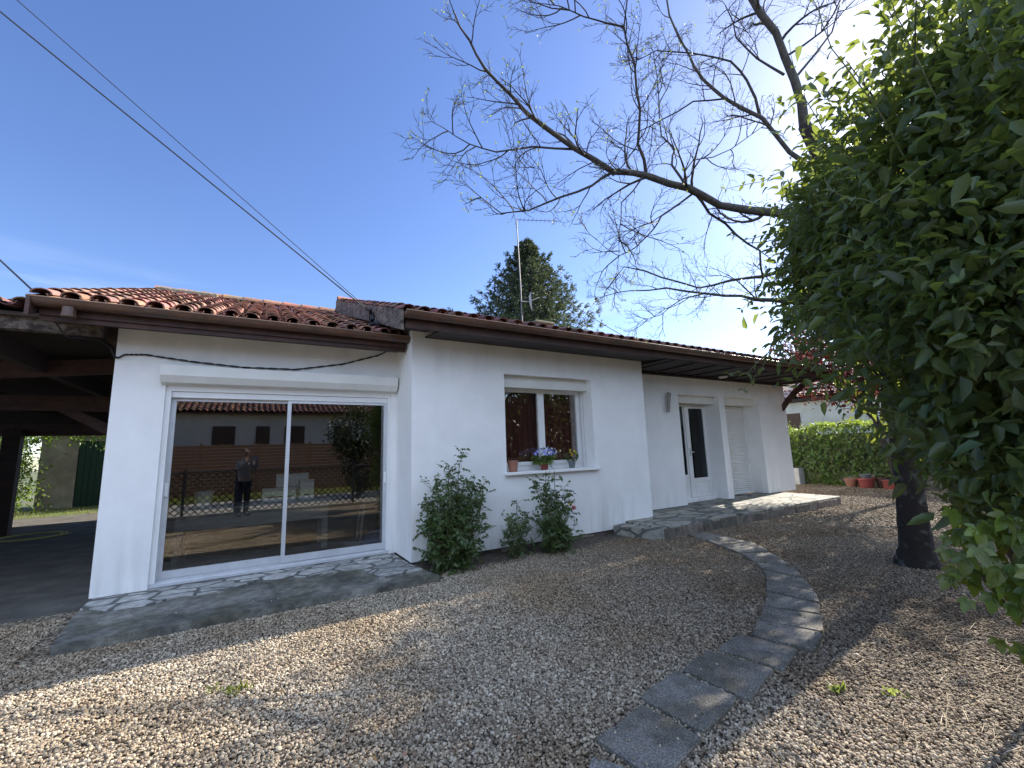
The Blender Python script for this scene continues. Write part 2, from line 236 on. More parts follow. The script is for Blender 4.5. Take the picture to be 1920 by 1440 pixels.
# gravel ground and pebbles
def gravelmat(name, pebble):
    G = mat(name, (0.4, 0.36, 0.3), 0.85); t = G.node_tree; b = t.nodes['Principled BSDF']; n = t.nodes.new
    r = n('ShaderNodeValToRGB'); e = r.color_ramp.elements
    cols = [(0.0, (0.13, 0.098, 0.068)), (0.3, (0.29, 0.232, 0.163)), (0.6, (0.43, 0.357, 0.255)), (0.85, (0.62, 0.54, 0.41)), (1.0, (0.22, 0.145, 0.095))]
    e[0].position = 0; e[0].color = (*cols[0][1], 1); e[1].position = 1; e[1].color = (*cols[-1][1], 1)
    for p, c in cols[1:-1]:
        x = e.new(p); x.color = (*c, 1)
    tcn = n('ShaderNodeTexCoord')
    if pebble:
        oi = n('ShaderNodeObjectInfo'); t.links.new(oi.outputs['Random'], r.inputs[0]); out = r.outputs[0]
        gm = n('ShaderNodeNewGeometry'); pos = gm.outputs['Position']
    else:
        v = n('ShaderNodeTexVoronoi'); v.inputs['Scale'].default_value = 42; t.links.new(tcn.outputs['Object'], v.inputs['Vector'])
        sp = n('ShaderNodeSeparateColor'); t.links.new(v.outputs['Color'], sp.inputs[0]); t.links.new(sp.outputs[0], r.inputs[0])
        mu = n('ShaderNodeMix'); mu.data_type = 'RGBA'; mu.blend_type = 'MULTIPLY'; mu.inputs[0].default_value = 1
        r2 = n('ShaderNodeValToRGB'); r2.color_ramp.elements[0].color = (1, 1, 1, 1); r2.color_ramp.elements[1].color = (0.18, 0.16, 0.14, 1)
        r2.color_ramp.elements[0].position = 0.35; r2.color_ramp.elements[1].position = 0.75
        t.links.new(v.outputs['Distance'], r2.inputs[0]); t.links.new(r.outputs[0], mu.inputs[6]); t.links.new(r2.outputs[0], mu.inputs[7])
        out = mu.outputs[2]; pos = tcn.outputs['Object']
        bp = n('ShaderNodeBump'); bp.inputs['Strength'].default_value = 1; bp.inputs['Distance'].default_value = 0.015; bp.invert = True
        t.links.new(v.outputs['Distance'], bp.inputs['Height']); t.links.new(bp.outputs[0], b.inputs['Normal'])
    ns = n('ShaderNodeTexNoise'); ns.inputs['Scale'].default_value = 0.9; ns.inputs['Detail'].default_value = 6; t.links.new(pos, ns.inputs['Vector'])
    r4 = n('ShaderNodeValToRGB'); r4.color_ramp.elements[0].position = 0.36; r4.color_ramp.elements[1].position = 0.56
    r4.color_ramp.elements[0].color = (0.80, 0.73, 0.64, 1); r4.color_ramp.elements[1].color = (1, 1, 1, 1)
    t.links.new(ns.outputs['Fac'], r4.inputs[0])
    m4 = n('ShaderNodeMix'); m4.data_type = 'RGBA'; m4.blend_type = 'MULTIPLY'; m4.inputs[0].default_value = 1
    t.links.new(out, m4.inputs[6]); t.links.new(r4.outputs[0], m4.inputs[7]); out = m4.outputs[2]
    # gravel colour turns darker towards the far part of the yard
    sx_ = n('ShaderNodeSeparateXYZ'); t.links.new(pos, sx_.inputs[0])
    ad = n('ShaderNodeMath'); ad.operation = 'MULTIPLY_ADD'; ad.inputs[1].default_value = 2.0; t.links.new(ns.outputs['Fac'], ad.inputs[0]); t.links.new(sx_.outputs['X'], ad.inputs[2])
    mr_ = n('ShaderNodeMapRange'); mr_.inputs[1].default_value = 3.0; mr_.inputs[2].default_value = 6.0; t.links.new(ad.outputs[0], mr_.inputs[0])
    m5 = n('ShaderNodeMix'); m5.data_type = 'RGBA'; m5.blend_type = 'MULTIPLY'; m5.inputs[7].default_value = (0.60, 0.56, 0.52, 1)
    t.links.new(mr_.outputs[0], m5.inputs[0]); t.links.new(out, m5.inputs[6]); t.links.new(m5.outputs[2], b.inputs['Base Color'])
    return G
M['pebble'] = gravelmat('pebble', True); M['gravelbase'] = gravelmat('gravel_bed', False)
def groundmat():
    G = mat('ground_earth', (0.10, 0.08, 0.055), 1, (0.08, 0.12, 0.03), scale=0.7, bump=1, bscale=15); return G
M['earth'] = groundmat(); M['street_paving'] = mat('street_paving', (0.42, 0.38, 0.32), 0.95, (0.34, 0.31, 0.27), scale=2)
# ------------------------------------------------------------------ builders
class MB:
    def __init__(s): s.v = []; s.f = []
    def add(s, vs, fs):
        o = len(s.v); s.v += [tuple(v) for v in vs]; s.f += [tuple(i + o for i in f) for f in fs]; return s
    def box(s, x0, x1, y0, y1, z0, z1, bev=0.0):
        if bev:
            b = bev; vs = []
            # chamfered box: 24 vertices
            for sx_ in (0, 1):
                for sy in (0, 1):
                    for sz in (0, 1):
                        X, Y, Z = (x0, x1)[sx_], (y0, y1)[sy], (z0, z1)[sz]
                        dx, dy, dz = (b, -b)[sx_], (b, -b)[sy], (b, -b)[sz]
                        vs += [(X, Y + dy, Z + dz), (X + dx, Y, Z + dz), (X + dx, Y + dy, Z)]
            def I(a, c, d, k): return ((a * 2 + c) * 2 + d) * 3 + k
            fs = []
            for a in (0, 1):
                q = [I(a, 0, 0, 0), I(a, 0, 1, 0), I(a, 1, 1, 0), I(a, 1, 0, 0)]; fs.append(q if a == 0 else q[::-1])
                q = [I(0, a, 0, 1), I(1, a, 0, 1), I(1, a, 1, 1), I(0, a, 1, 1)]; fs.append(q if a == 0 else q[::-1])
                q = [I(0, 0, a, 2), I(0, 1, a, 2), I(1, 1, a, 2), I(1, 0, a, 2)]; fs.append(q if a == 0 else q[::-1])
            for a in (0, 1):
                for c in (0, 1):
                    fs.append([I(0, a, c, 1), I(1, a, c, 1), I(1, a, c, 2), I(0, a, c, 2)])
                    fs.append([I(a, 0, c, 0), I(a, 1, c, 0), I(a, 1, c, 2), I(a, 0, c, 2)])
                    fs.append([I(a, c, 0, 0), I(a, c, 1, 0), I(a, c, 1, 1), I(a, c, 0, 1)])
                    for d in (0, 1): fs.append([I(a, c, d, 0), I(a, c, d, 1), I(a, c, d, 2)])
            return s.add(vs, fs)
        vs = [(x0, y0, z0), (x1, y0, z0), (x1, y1, z0), (x0, y1, z0), (x0, y0, z1), (x1, y0, z1), (x1, y1, z1), (x0, y1, z1)]
        return s.add(vs, [(0, 3, 2, 1), (4, 5, 6, 7), (0, 1, 5, 4), (1, 2, 6, 5), (2, 3, 7, 6), (3, 0, 4, 7)])
    def prism(s, pts, z0, z1):              # polygon in xy extruded in z
        n = len(pts); vs = [(p[0], p[1], z0) for p in pts] + [(p[0], p[1], z1) for p in pts]
        return s.add(vs, [tuple(range(n))[::-1], tuple(range(n, 2 * n))] + [(i, (i + 1) % n, n + (i + 1) % n, n + i) for i in range(n)])
    def ext(s, pts, vec):                   # 3D polygon extruded along a vector
        n = len(pts); v = Vector(vec); vs = [Vector(p) for p in pts]; vs += [p + v for p in vs]
        return s.add(vs, [tuple(range(n))[::-1], tuple(range(n, 2 * n))] + [(i, (i + 1) % n, n + (i + 1) % n, n + i) for i in range(n)])
    def tube(s, pts, rad, n=6, cap=True):
        pts = [Vector(p) for p in pts]; k = len(pts)
        if not hasattr(rad, '__len__'): rad = [rad] * k
        t0 = (pts[1] - pts[0]).normalized(); u = t0.orthogonal().normalized(); vs = []
        for i, p in enumerate(pts):
            t = ((pts[min(i + 1, k - 1)] - pts[max(i - 1, 0)])).normalized()
            u = (u - t * u.dot(t)); u = u.normalized() if u.length > 1e-6 else t.orthogonal().normalized()
            v = t.cross(u)
            for j in range(n):
                a = 2 * math.pi * j / n; vs.append(p + (u * math.cos(a) + v * math.sin(a)) * rad[i])
        fs = [(i * n + j, i * n + (j + 1) % n, (i + 1) * n + (j + 1) % n, (i + 1) * n + j) for i in range(k - 1) for j in range(n)]
        if cap: fs += [tuple(range(n))[::-1], tuple(range((k - 1) * n, k * n))]
        return s.add(vs, fs)
    def lathe(s, prof, n=24, c=(0, 0, 0), sx_=1, sy=1):
        vs = []
        for r, z in prof:
            for j in range(n):
                a = 2 * math.pi * j / n; vs.append((c[0] + r * math.cos(a) * sx_, c[1] + r * math.sin(a) * sy, c[2] + z))
        k = len(prof); fs = [(i * n + j, i * n + (j + 1) % n, (i + 1) * n + (j + 1) % n, (i + 1) * n + j) for i in range(k - 1) for j in range(n)]
        fs += [tuple(range(n))[::-1], tuple(range((k - 1) * n, k * n))]
        return s.add(vs, fs)
    def build(s, name, m, parent=None, smooth=False):
        me = bpy.data.meshes.new(name); me.from_pydata(s.v, [], s.f); me.materials.append(M[m] if isinstance(m, str) else m)
        if smooth: me.polygons.foreach_set('use_smooth', [True] * len(me.polygons))
        me.update()
        o = bpy.data.objects.new(name, me); COL.objects.link(o)
        if parent is not None:
            o.parent = parent; o.matrix_parent_inverse = Matrix.Translation(-parent.location) if parent.type == 'EMPTY' and parent.parent is None else Matrix.Identity(4)
        return o
def tag(o, label=None, cat=None, group=None, kind=None):
    if label: o['label'] = label
    if cat: o['category'] = cat
    if group: o['group'] = group
    if kind: o['kind'] = kind
    return o
def thing(name, label, cat, loc=(0, 0, 0), group=None):   # children are modelled in world coordinates
    o = bpy.data.objects.new(name, None); COL.objects.link(o); o.location = loc; o.empty_display_size = 0.2
    return tag(o, label, cat, group)
def leaf_mesh(name, m, P, D, N, size, wid=0.5, parent=None, fold=0.18, droop=0.15):
    P = np.asarray(P, float); n = len(P)
    D = np.asarray(D, float); D /= np.linalg.norm(D, axis=1, keepdims=True) + 1e-9
    N = np.asarray(N, float); Sd = np.cross(D, N); Sd /= np.linalg.norm(Sd, axis=1, keepdims=True) + 1e-9; N = np.cross(Sd, D)
    sz = (np.asarray(size) * np.ones(n))[:, None]
    def pt(a, b, c): return P + (D * a + Sd * b * wid + N * c) * sz
    V = np.stack([pt(0, 0, 0), pt(0.28, -0.46, fold * 0.8), pt(0.66, -0.36, fold * 0.6 - droop * .4), pt(1, 0, -droop), pt(0.66, 0.36, fold * 0.6 - droop * .4), pt(0.28, 0.46, fold * 0.8), pt(0.5, 0, -droop * .1)], 1).reshape(-1, 3)
    o = np.arange(n)[:, None] * 7
    Q = np.concatenate([o + np.array([[0, 6, 2, 1]]), o + np.array([[0, 5, 4, 6]])], 0)
    T = np.concatenate([o + np.array([[6, 3, 2]]), o + np.array([[6, 4, 3]])], 0)
    me = bpy.data.meshes.new(name)
    me.vertices.add(len(V)); me.vertices.foreach_set('co', V.ravel())
    loops = np.concatenate([Q.ravel(), T.ravel()]); me.loops.add(len(loops)); me.loops.foreach_set('vertex_index', loops.astype(np.int32))
    st = np.concatenate([np.arange(len(Q)) * 4, len(Q) * 4 + np.arange(len(T)) * 3]).astype(np.int32)
    me.polygons.add(len(st)); me.polygons.foreach_set('loop_start', st)
    me.materials.append(M[m]); me.update(calc_edges=True); me.validate()
    ob = bpy.data.objects.new(name, me); COL.objects.link(ob)
    if parent is not None:
        ob.parent = parent; ob.matrix_parent_inverse = Matrix.Translation(-parent.location) if parent.type == 'EMPTY' and parent.parent is None else Matrix.Identity(4)
    return ob
def rnd_dirs(n):
    a = np.random.normal(size=(n, 3)); return a / np.linalg.norm(a, axis=1, keepdims=True)
def clump_cloud(blobs, nclump, per, cr, inner=0.55):
    """leaf positions: clumps on and in ellipsoid blobs [(center, (rx,ry,rz))], light gaps between clumps"""
    P = []; Dv = []; wts = np.array([b[1][0] * b[1][1] + b[1][1] * b[1][2] + b[1][0] * b[1][2] for b in blobs]); wts = wts / wts.sum()
    for b, wt in zip(blobs, wts):
        k = max(1, int(nclump * wt)); c = np.array(b[0]); r = np.array(b[1])
        u = rnd_dirs(k); rad = inner + (1.04 - inner) * np.random.rand(k, 1) ** 0.6
        cc = c + u * r * rad
        for q, uu in zip(cc, u):
            o = np.random.normal(size=(per, 3)) * cr * (0.6 + 0.8 * random.random()); P.append(q + o)
            Dv.append(uu * 0.7 + np.random.normal(size=(per, 3)) * 0.6 + np.array([0, 0, -0.25]))
    P = np.concatenate(P); Dv = np.concatenate(Dv)
    N = np.random.normal(size=P.shape) * 0.55 + np.array([0, 0, 0.8])
    return P, Dv, N
def grow(mb, tips, p, d, r, length, level, maxlevel, upbias=0.05, nseg=5, spread=0.9, nch=None, wander=0.1, flip=1):
    pts = [Vector(p)]; rr = [r]; d = Vector(d).normalized(); seg = length / nseg; curl = Vector(rnd_dirs(1)[0]) * .16
    for i in range(nseg):
        d = (d + curl + Vector(np.random.normal(size=3) * wander) + Vector((0, 0, upbias))).normalized()
        pts.append(pts[-1] + d * seg); rr.append(max(r * (1 - 0.72 * (i + 1) / nseg), .0014))
    mb.tube(pts, rr, (5 if r > 0.010 else 3), cap=False)
    tips.append((pts[-1], d))
    if level >= maxlevel: return
    n_c = nch[level]; s = flip; ph = random.uniform(0, 6.28)
    for j in range(n_c):
        k = (0.22 + 0.74 * (j + random.uniform(.1, .9)) / n_c) * nseg; i = min(int(k), nseg - 1); q = pts[i].lerp(pts[i + 1], k - i)
        t = (pts[i + 1] - pts[i]).normalized(); o = t.orthogonal().normalized(); s = -s
        side = (o * math.cos(ph) + t.cross(o) * math.sin(ph)) * s + Vector(rnd_dirs(1)[0]) * .35
        nd = (t * random.uniform(0.7, 1.1) + side * spread * random.uniform(.6, 1)).normalized()
        grow(mb, tips, q, nd, max(rr[i] * 0.62, 0.0030), length * random.uniform(0.38, 0.58) * (1.1 - .4 * k / nseg), level + 1, maxlevel, upbias, max(3, nseg - 1), spread, nch, wander, s)
# ------------------------------------------------------------------ canal tile roof
def tile_roof(x0, x1, y0, z0, y1, slope, dx=0.225, course=0.33, sgn=1, jit=1.0):
    """rows of half round cover tiles over channel tiles, rising along +y from the eave"""
    mb = MB(); sl = math.hypot(1, slope); ey = 1 / sl; ez = slope / sl; Lr = (y1 - y0) * sl
    ncol = int(round((x1 - x0) / dx)); nr = int(Lr / course)
    nrm = (0, -ez, ey); K = 7
    for c in range(ncol + 1):
        xc = x0 + c * dx
        for kind in (0, 1):
            if kind == 1 and c == ncol: continue
            xx = xc + (dx / 2 if kind else 0); wob = 0
            for k in range(nr):
                s0 = k * course + random.uniform(-.012, .012) * jit; s1 = s0 + course + 0.06
                ra, rb = (0.086, 0.070) if kind == 0 else (0.074, 0.082)
                ha, hb = (0.062, 0.040) if kind == 0 else (0.075, 0.055)
                ox = random.uniform(-.008, .008) * jit; tw = random.uniform(-.012, .012) * jit; oz = random.uniform(0, .008) * jit
                vs = []
                for (s_, R_, h_, t_) in ((s0, ra, ha, tw), (s1, rb, hb, -tw)):
                    for th in (0, 0.014):
                        for j in range(K):
                            a = math.pi * j / (K - 1); r_ = R_ - th
                            lx = math.cos(a) * r_; lz = (math.sin(a) * r_ * 0.70 if kind == 0 else -math.sin(a) * r_ * 0.7) + h_ + oz
                            vs.append((xx + lx + ox + t_, y0 + s_ * ey + nrm[1] * lz, z0 + s_ * ez + nrm[2] * lz))
                fs = []
                for j in range(K - 1):
                    fs.append((j, j + 1, 2 * K + j + 1, 2 * K + j))                 # outer
                    fs.append((j + 1, j, K + j, K + j + 1))                         # front rim
                    fs.append((K + j + 1, K + j, 3 * K + j, 3 * K + j + 1))         # inner
                mb.add(vs, fs)
    return mb
def mirror_y(mb, yr):                       # the slope on the other side of the ridge
    m2 = MB(); m2.v = [(x, 2 * yr - y, z) for x, y, z in mb.v]; m2.f = [f[::-1] for f in mb.f]; return m2
# ================================================================== SETTING
g = MB(); g.add([(-150, -150, -0.03), (150, -150, -0.03), (150, 150, -0.03), (-150, 150, -0.03)], [(0, 1, 2, 3)])
tag(g.build('ground', 'earth'), 'bare earth and rough grass ground around the houses', kind='structure')
# gravel yard sheet (gently uneven)
def yard():
    nx, ny = 120, 90; xs = np.linspace(-14, 17.5, nx); ys = np.linspace(-0.9, 12.5, ny); vs = []; fs = []
    for y in ys:
        for x in xs:
            vs.append((x, y, 0.010 * math.sin(x * 1.3 + y) * math.sin(y * 1.7) - 0.004))
    for j in range(ny - 1):
        for i in range(nx - 1):
            fs.append((j * nx + i, j * nx + i + 1, (j + 1) * nx + i + 1, (j + 1) * nx + i))
    mb = MB(); mb.add(vs, fs); return mb
tag(yard().build('gravel_bed', 'gravelbase', smooth=True), 'pale gravel bed of the yard', kind='structure')
# pebbles: one object, geometry nodes, uncountable
def pebbles(name, rects, density, s0, s1, seed, z=0.0, quads=()):
    mb = MB()
    for (x0, x1, y0, y1) in rects: mb.add([(x0, y0, z), (x1, y0, z), (x1, y1, z), (x0, y1, z)], [(0, 1, 2, 3)])
    for q in quads: mb.add([(p[0], p[1], z) for p in q[::-1]], [(0, 1, 2, 3)])
    o = mb.build(name, 'pebble')
    ng = bpy.data.node_groups.new(name, 'GeometryNodeTree')
    ng.interface.new_socket('Geometry', in_out='INPUT', socket_type='NodeSocketGeometry')
    ng.interface.new_socket('Geometry', in_out='OUTPUT', socket_type='NodeSocketGeometry')
    n = ng.nodes.new; gi = n('NodeGroupInput'); go = n('NodeGroupOutput')
    d = n('GeometryNodeDistributePointsOnFaces'); d.inputs['Density'].default_value = density; d.inputs['Seed'].default_value = seed
    ic = n('GeometryNodeMeshIcoSphere'); ic.inputs['Radius'].default_value = 1; ic.inputs['Subdivisions'].default_value = 2
    sp = n('GeometryNodeSetPosition'); ps = n('GeometryNodeInputPosition'); no = n('ShaderNodeTexNoise'); no.inputs['Scale'].default_value = 0.9
    vm = n('ShaderNodeVectorMath'); vm.operation = 'SUBTRACT'; vm.inputs[1].default_value = (.5, .5, .5)
    vs_ = n('ShaderNodeVectorMath'); vs_.operation = 'SCALE'; vs_.inputs['Scale'].default_value = 0.9
    k = ng.links.new
    k(ps.outputs[0], no.inputs['Vector']); k(no.outputs['Color'], vm.inputs[0]); k(vm.outputs[0], vs_.inputs[0]); k(ic.outputs['Mesh'], sp.inputs['Geometry']); k(vs_.outputs[0], sp.inputs['Offset'])
    sm = n('GeometryNodeSetMaterial'); sm.inputs['Material'].default_value = M['pebble']; k(sp.outputs[0], sm.inputs['Geometry'])
    inst = n('GeometryNodeInstanceOnPoints'); k(gi.outputs[0], d.inputs['Mesh']); k(d.outputs['Points'], inst.inputs['Points']); k(sm.outputs[0], inst.inputs['Instance'])
    rs = n('FunctionNodeRandomValue'); rs.data_type = 'FLOAT_VECTOR'; rs.inputs[0].default_value = (s0, s0, s0 * 0.5); rs.inputs[1].default_value = (s1, s1 * 0.8, s1 * 0.55)
    rr = n('FunctionNodeRandomValue'); rr.data_type = 'FLOAT_VECTOR'; rr.inputs[0].default_value = (-0.6, -0.6, 0); rr.inputs[1].default_value = (0.6, 0.6, 6.28)
    k(rs.outputs[0], inst.inputs['Scale']); k(rr.outputs[0], inst.inputs['Rotation'])
    sp2 = n('GeometryNodeSetPosition'); rz = n('FunctionNodeRandomValue'); rz.data_type = 'FLOAT_VECTOR'
    rz.inputs[0].default_value = (0, 0, 0.001); rz.inputs[1].default_value = (0, 0, 0.014)
    tr = n('GeometryNodeTranslateInstances'); k(inst.outputs[0], tr.inputs[0]); k(rz.outputs[0], tr.inputs['Translation'])
    tr.inputs['Local Space'].default_value = False
    k(tr.outputs[0], go.inputs[0])
    md = o.modifiers.new('scatter', 'NODES'); md.node_group = ng
    return o
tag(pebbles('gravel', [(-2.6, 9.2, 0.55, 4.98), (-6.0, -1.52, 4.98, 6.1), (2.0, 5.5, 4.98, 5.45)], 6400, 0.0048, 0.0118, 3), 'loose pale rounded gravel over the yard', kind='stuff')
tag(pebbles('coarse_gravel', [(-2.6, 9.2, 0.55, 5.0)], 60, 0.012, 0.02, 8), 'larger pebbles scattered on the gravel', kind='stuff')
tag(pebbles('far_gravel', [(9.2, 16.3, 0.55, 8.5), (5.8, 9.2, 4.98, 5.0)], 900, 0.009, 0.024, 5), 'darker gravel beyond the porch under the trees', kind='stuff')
# carport floor, lit grass behind
mb = MB(); mb.prism([(-8.0, 6.15), (-1.50, 6.35), (-1.50, 17.9), (-8.0, 17.9)], -0.02, 0.012); tag(mb.build('carport_floor', 'asphalt'), 'dark worn floor under the carport', kind='structure')
mb = MB(); mb.add([(-16, 17.9, 0.0), (4, 17.9, 0.0), (4, 26, 0.0), (-16, 26, 0.0)], [(0, 1, 2, 3)]); tag(mb.build('lawn', 'earth'), 'patchy lit lawn behind the carport', kind='structure')
def grass_patch(name, rects, n, h, label, m='grass'):
    P = []; 
    ar = np.array([(r[1] - r[0]) * (r[3] - r[2]) for r in rects]); ar = ar / ar.sum()
    for r, a in zip(rects, ar):
        k = int(n * a); P.append(np.stack([np.random.uniform(r[0], r[1], k), np.random.uniform(r[2], r[3], k), np.zeros(k)], 1))
    P = np.concatenate(P); D = np.random.normal(size=P.shape) * .45 + np.array([0, 0, 1.0]); N = np.random.normal(size=P.shape)
    o = leaf_mesh(name, m, P, D, N, np.random.uniform(.5, 1.2, len(P)) * h, 0.14, fold=.05, droop=.4); return tag(o, label, kind='stuff')
grass_patch('grass', [(-11, -1.8, 17.8, 21)], 7000, 0.07, 'short sunlit grass beyond the carport')
# soil strip along the middle wall foot
mb = MB(); nx = 60
for i in range(nx):
    x0 = 1.95 + i * (3.75 / nx); x1 = x0 + 3.75 / nx
    def e(x): return 5.24 + 0.07 * math.sin(x * 4.1) + 0.05 * math.sin(x * 9.7)
    mb.add([(x0, e(x0), 0.012), (x1, e(x1), 0.012), (x1, 5.80, 0.035 + .012 * math.sin(x1 * 7)), (x0, 5.80, 0.035 + .012 * math.sin(x0 * 7))], [(0, 1, 2, 3)])
tag(mb.build('soil', 'soil'), 'dark planting soil along the wall foot', kind='structure')
# ================================================================== HOUSE
house = thing('house', 'long low white rendered bungalow with brown eaves and canal tile roof', 'house', (5, 8, 0))
def H(mb, name, m, parent=None, smooth=False, label=None):
    o = mb.build(name, m, parent or house, smooth)
    if label: o['label'] = label
    return o
GZ = 3.02
# left wing wall with opening x -0.98..1.70, z 0.12..2.49
mb = MB(); t = 0.22; YL = 6.45
mb.box(-1.46, -0.98, YL, YL + t, 0.085, 3.12); mb.box(-0.98, 1.70, YL, YL + t, 2.40, 3.12); mb.box(1.70, 1.789, YL, YL + t, 0.085, 3.12)
mb.box(-1.46, -1.24, YL + t, 13.9, 0.0, 3.12)
H(mb, 'wall', 'stucco', label='white rendered wall of the left wing around the sliding door')
# middle projection, opening x 3.26..5.02 z 1.16..2.68
mb = MB(); YM = 5.70
mb.box(1.79, 3.26, YM, YM + .30, 0.095, 3.30); mb.box(5.02, 6.33, YM, YM + .30, 0.095, 3.20); mb.box(3.26, 5.02, YM, YM + .30, 0.095, 1.135); mb.box(3.26, 5.02, YM, YM + .30, 2.68, 3.25)
mb.box(1.79, 2.05, YM + .30, 6.72, 0.095, 3.45); mb.box(6.08, 6.33, YM + .30, 6.72, 0.095, 3.25)
H(mb, 'wall', 'stucco', label='white rendered wall of the middle projection around the flowered window')
# porch wall with two door niches
mb = MB(); YP = 6.20; YB = 6.60
mb.box(6.333, 7.97, YP, YB + .2, 0.215, 3.06); mb.box(9.42, 9.64, YP, YB + .2, 0.215, 3.06); mb.box(11.08, 12.38, YP, YB + .2, 0.215, 3.06)
mb.box(7.97, 9.42, YP, YB + .2, 2.60, 3.06); mb.box(9.64, 11.08, YP, YB + .2, 2.60, 3.06)
mb.box(12.16, 12.36, YB + .2, 15.5, 0.10, 3.3)
H(mb, 'wall', 'stucco', label='white rendered porch wall with two deep door niches')
# gable walls above
mb = MB()
mb.ext([(12.18, 5.9, 3.1), (12.18, 15.3, 3.1), (12.18, 10.4, 4.95)], (.16, 0, 0)); mb.ext([(-1.40, 6.6, 3.1), (-1.40, 15.6, 3.1), (-1.40, 11, 4.7)], (.12, 0, 0)); mb.box(-1.4, 12.3, 15.3, 15.5, 0, 3.1)
H(mb, 'gable', 'stucco')
# foundation stone base visible under the middle wall
mb = MB(); x = 1.85
while x < 6.2:
    wv = random.uniform(.12, .34); h = random.uniform(.075, .092); y = 5.735 + random.uniform(-.02, .02)
    mb.box(x, min(x + wv, 6.3) - .012, y, 6.0, -0.02, h, bev=.02); x += wv
H(mb, 'foundation', 'rubble', label='rough stone footing showing under the white wall')
# interior room shell
mb = MB(); mb.box(-1.2, 6.0, 11.0, 11.1, 0, 3.0); mb.box(6.0, 6.08, 6.9, 11.0, 0, 3.0); mb.box(-1.235, -1.2, 6.72, 11.0, 0, 3.0); mb.box(-1.2, 12.1, 6.75, 11, 2.93, 2.99); mb.box(3.1, 6.0, 7.2, 7.24, 0, 2.93)
mb.box(6.4, 12.1, 7.6, 7.7, 0, 2.93)
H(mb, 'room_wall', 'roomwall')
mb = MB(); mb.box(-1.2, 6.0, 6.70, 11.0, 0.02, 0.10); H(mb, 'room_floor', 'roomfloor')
# ---- sliding door
sl = MB(); y0 = 6.56
sl.box(-0.98, -0.925, 6.475, y0 + .10, 0.13, 2.40); sl.box(1.665, 1.70, 6.475, y0 + .10, 0.13, 2.40); sl.box(-0.925, 1.665, 6.475, y0 + .10, 2.335, 2.40)
sl.box(-0.925, 1.665, 6.50, y0 + .06, 2.262, 2.333)
sdoor = H(sl, 'sliding_door', 'pvc')
mb = MB(); mb.box(-1.0, 1.71, 6.47, 6.72, 0.088, 0.125, .004); mb.box(-0.97, 1.69, 6.50, 6.515, 0.125, 0.145); mb.box(-0.97, 1.69, 6.55, 6.562, 0.125, 0.15); mb.box(-0.97, 1.69, 6.60, 6.612, 0.125, 0.15)
mb.build('track', 'alu', sdoor)
def sash(x0, x1, yf, hx):
    m_ = MB(); m_.box(x0, x0 + .045, yf, yf + .035, .15, 2.262); m_.box(x1 - .045, x1, yf, yf + .035, .15, 2.262); m_.box(x0 + .045, x1 - .045, yf, yf + .035, .15, .235); m_.box(x0 + .045, x1 - .045, yf, yf + .035, 2.225, 2.262)
    m_.build('frame', 'alu', sdoor)
    p = MB(); p.box(x0 + .045, x1 - .045, yf + .014, yf + .018, .235, 2.225); p.build('pane', 'glass', sdoor)
    h_ = MB(); h_.box(hx - .02, hx + .02, yf - .022, yf - .001, 1.08, 1.24, .006); h_.build('handle', 'pvc', sdoor)
sash(-0.925, 0.375, 6.575, -0.905); sash(0.33, 1.665, 6.52, 1.645)
# shutter box over sliding door
mb = MB(); mb.ext([(-1.02, 6.449, 2.65), (-1.02, 6.40, 2.64), (-1.02, 6.285, 2.625), (-1.02, 6.285, 2.50), (-1.02, 6.34, 2.42), (-1.02, 6.449, 2.405)], (2.785, 0, 0))
H(mb, 'shutter_box', 'offwhite')
# ---- middle window
wn = MB(); yf = 6.0
wn.box(3.26, 3.30, yf, yf + .07, 1.16, 2.50); wn.box(4.955, 5.02, yf, yf + .07, 1.16, 2.50); wn.box(3.30, 4.955, yf, yf + .07, 1.16, 1.24)
win = H(wn, 'window', 'pvc')
def wsash(x0, x1):
    m_ = MB(); m_.box(x0, x0 + .06, yf - .02, yf + .035, 1.242, 2.50); m_.box(x1 - .06, x1, yf - .02, yf + .035, 1.242, 2.50); m_.box(x0 + .06, x1 - .06, yf - .02, yf + .035, 1.242, 1.30); m_.box(x0 + .06, x1 - .06, yf - .02, yf + .035, 2.44, 2.50)
    m_.build('frame', 'pvc', win)
    p = MB(); p.box(x0 + .06, x1 - .06, yf + .005, yf + .009, 1.30, 2.44); p.build('pane', 'glass', win)
wsash(3.302, 4.125); wsash(4.127, 4.953)
m_ = MB(); m_.box(4.975, 4.995, yf - .07, yf - .045, 1.17, 2.48); m_.build('shutter_guide', 'pvc', win)
mb = MB(); mb.box(3.262, 5.018, 5.83, 6.07, 2.50, 2.679); mb.box(3.262, 5.018, 5.80, 5.83, 2.485, 2.60, .004); H(mb, 'shutter_box', 'offwhite')
mb = MB(); mb.box(3.22, 5.07, 5.62, 5.695, 1.12, 1.165, .006); mb.box(3.265, 5.015, 5.695, 5.998, 1.137, 1.160); H(mb, 'window_sill', 'stucco')
mb = MB()                                   # curtain inside, soft folds
k = 90; vs = []
for i in range(k + 1):
    x = 3.2 + 1.9 * i / k; yy = 6.13 + .035 * math.sin(i * .9) + .02 * math.sin(i * .37)
    vs += [(x, yy, 1.0), (x, yy, 2.6), (x, yy + .004, 1.0), (x, yy + .004, 2.6)]
fs = []
for i in range(k):
    a = i * 4; fs += [(a, a + 4, a + 5, a + 1), (a + 2, a + 3, a + 7, a + 6)]
mb.add(vs, fs); H(mb, 'curtain', 'curtain', smooth=True)
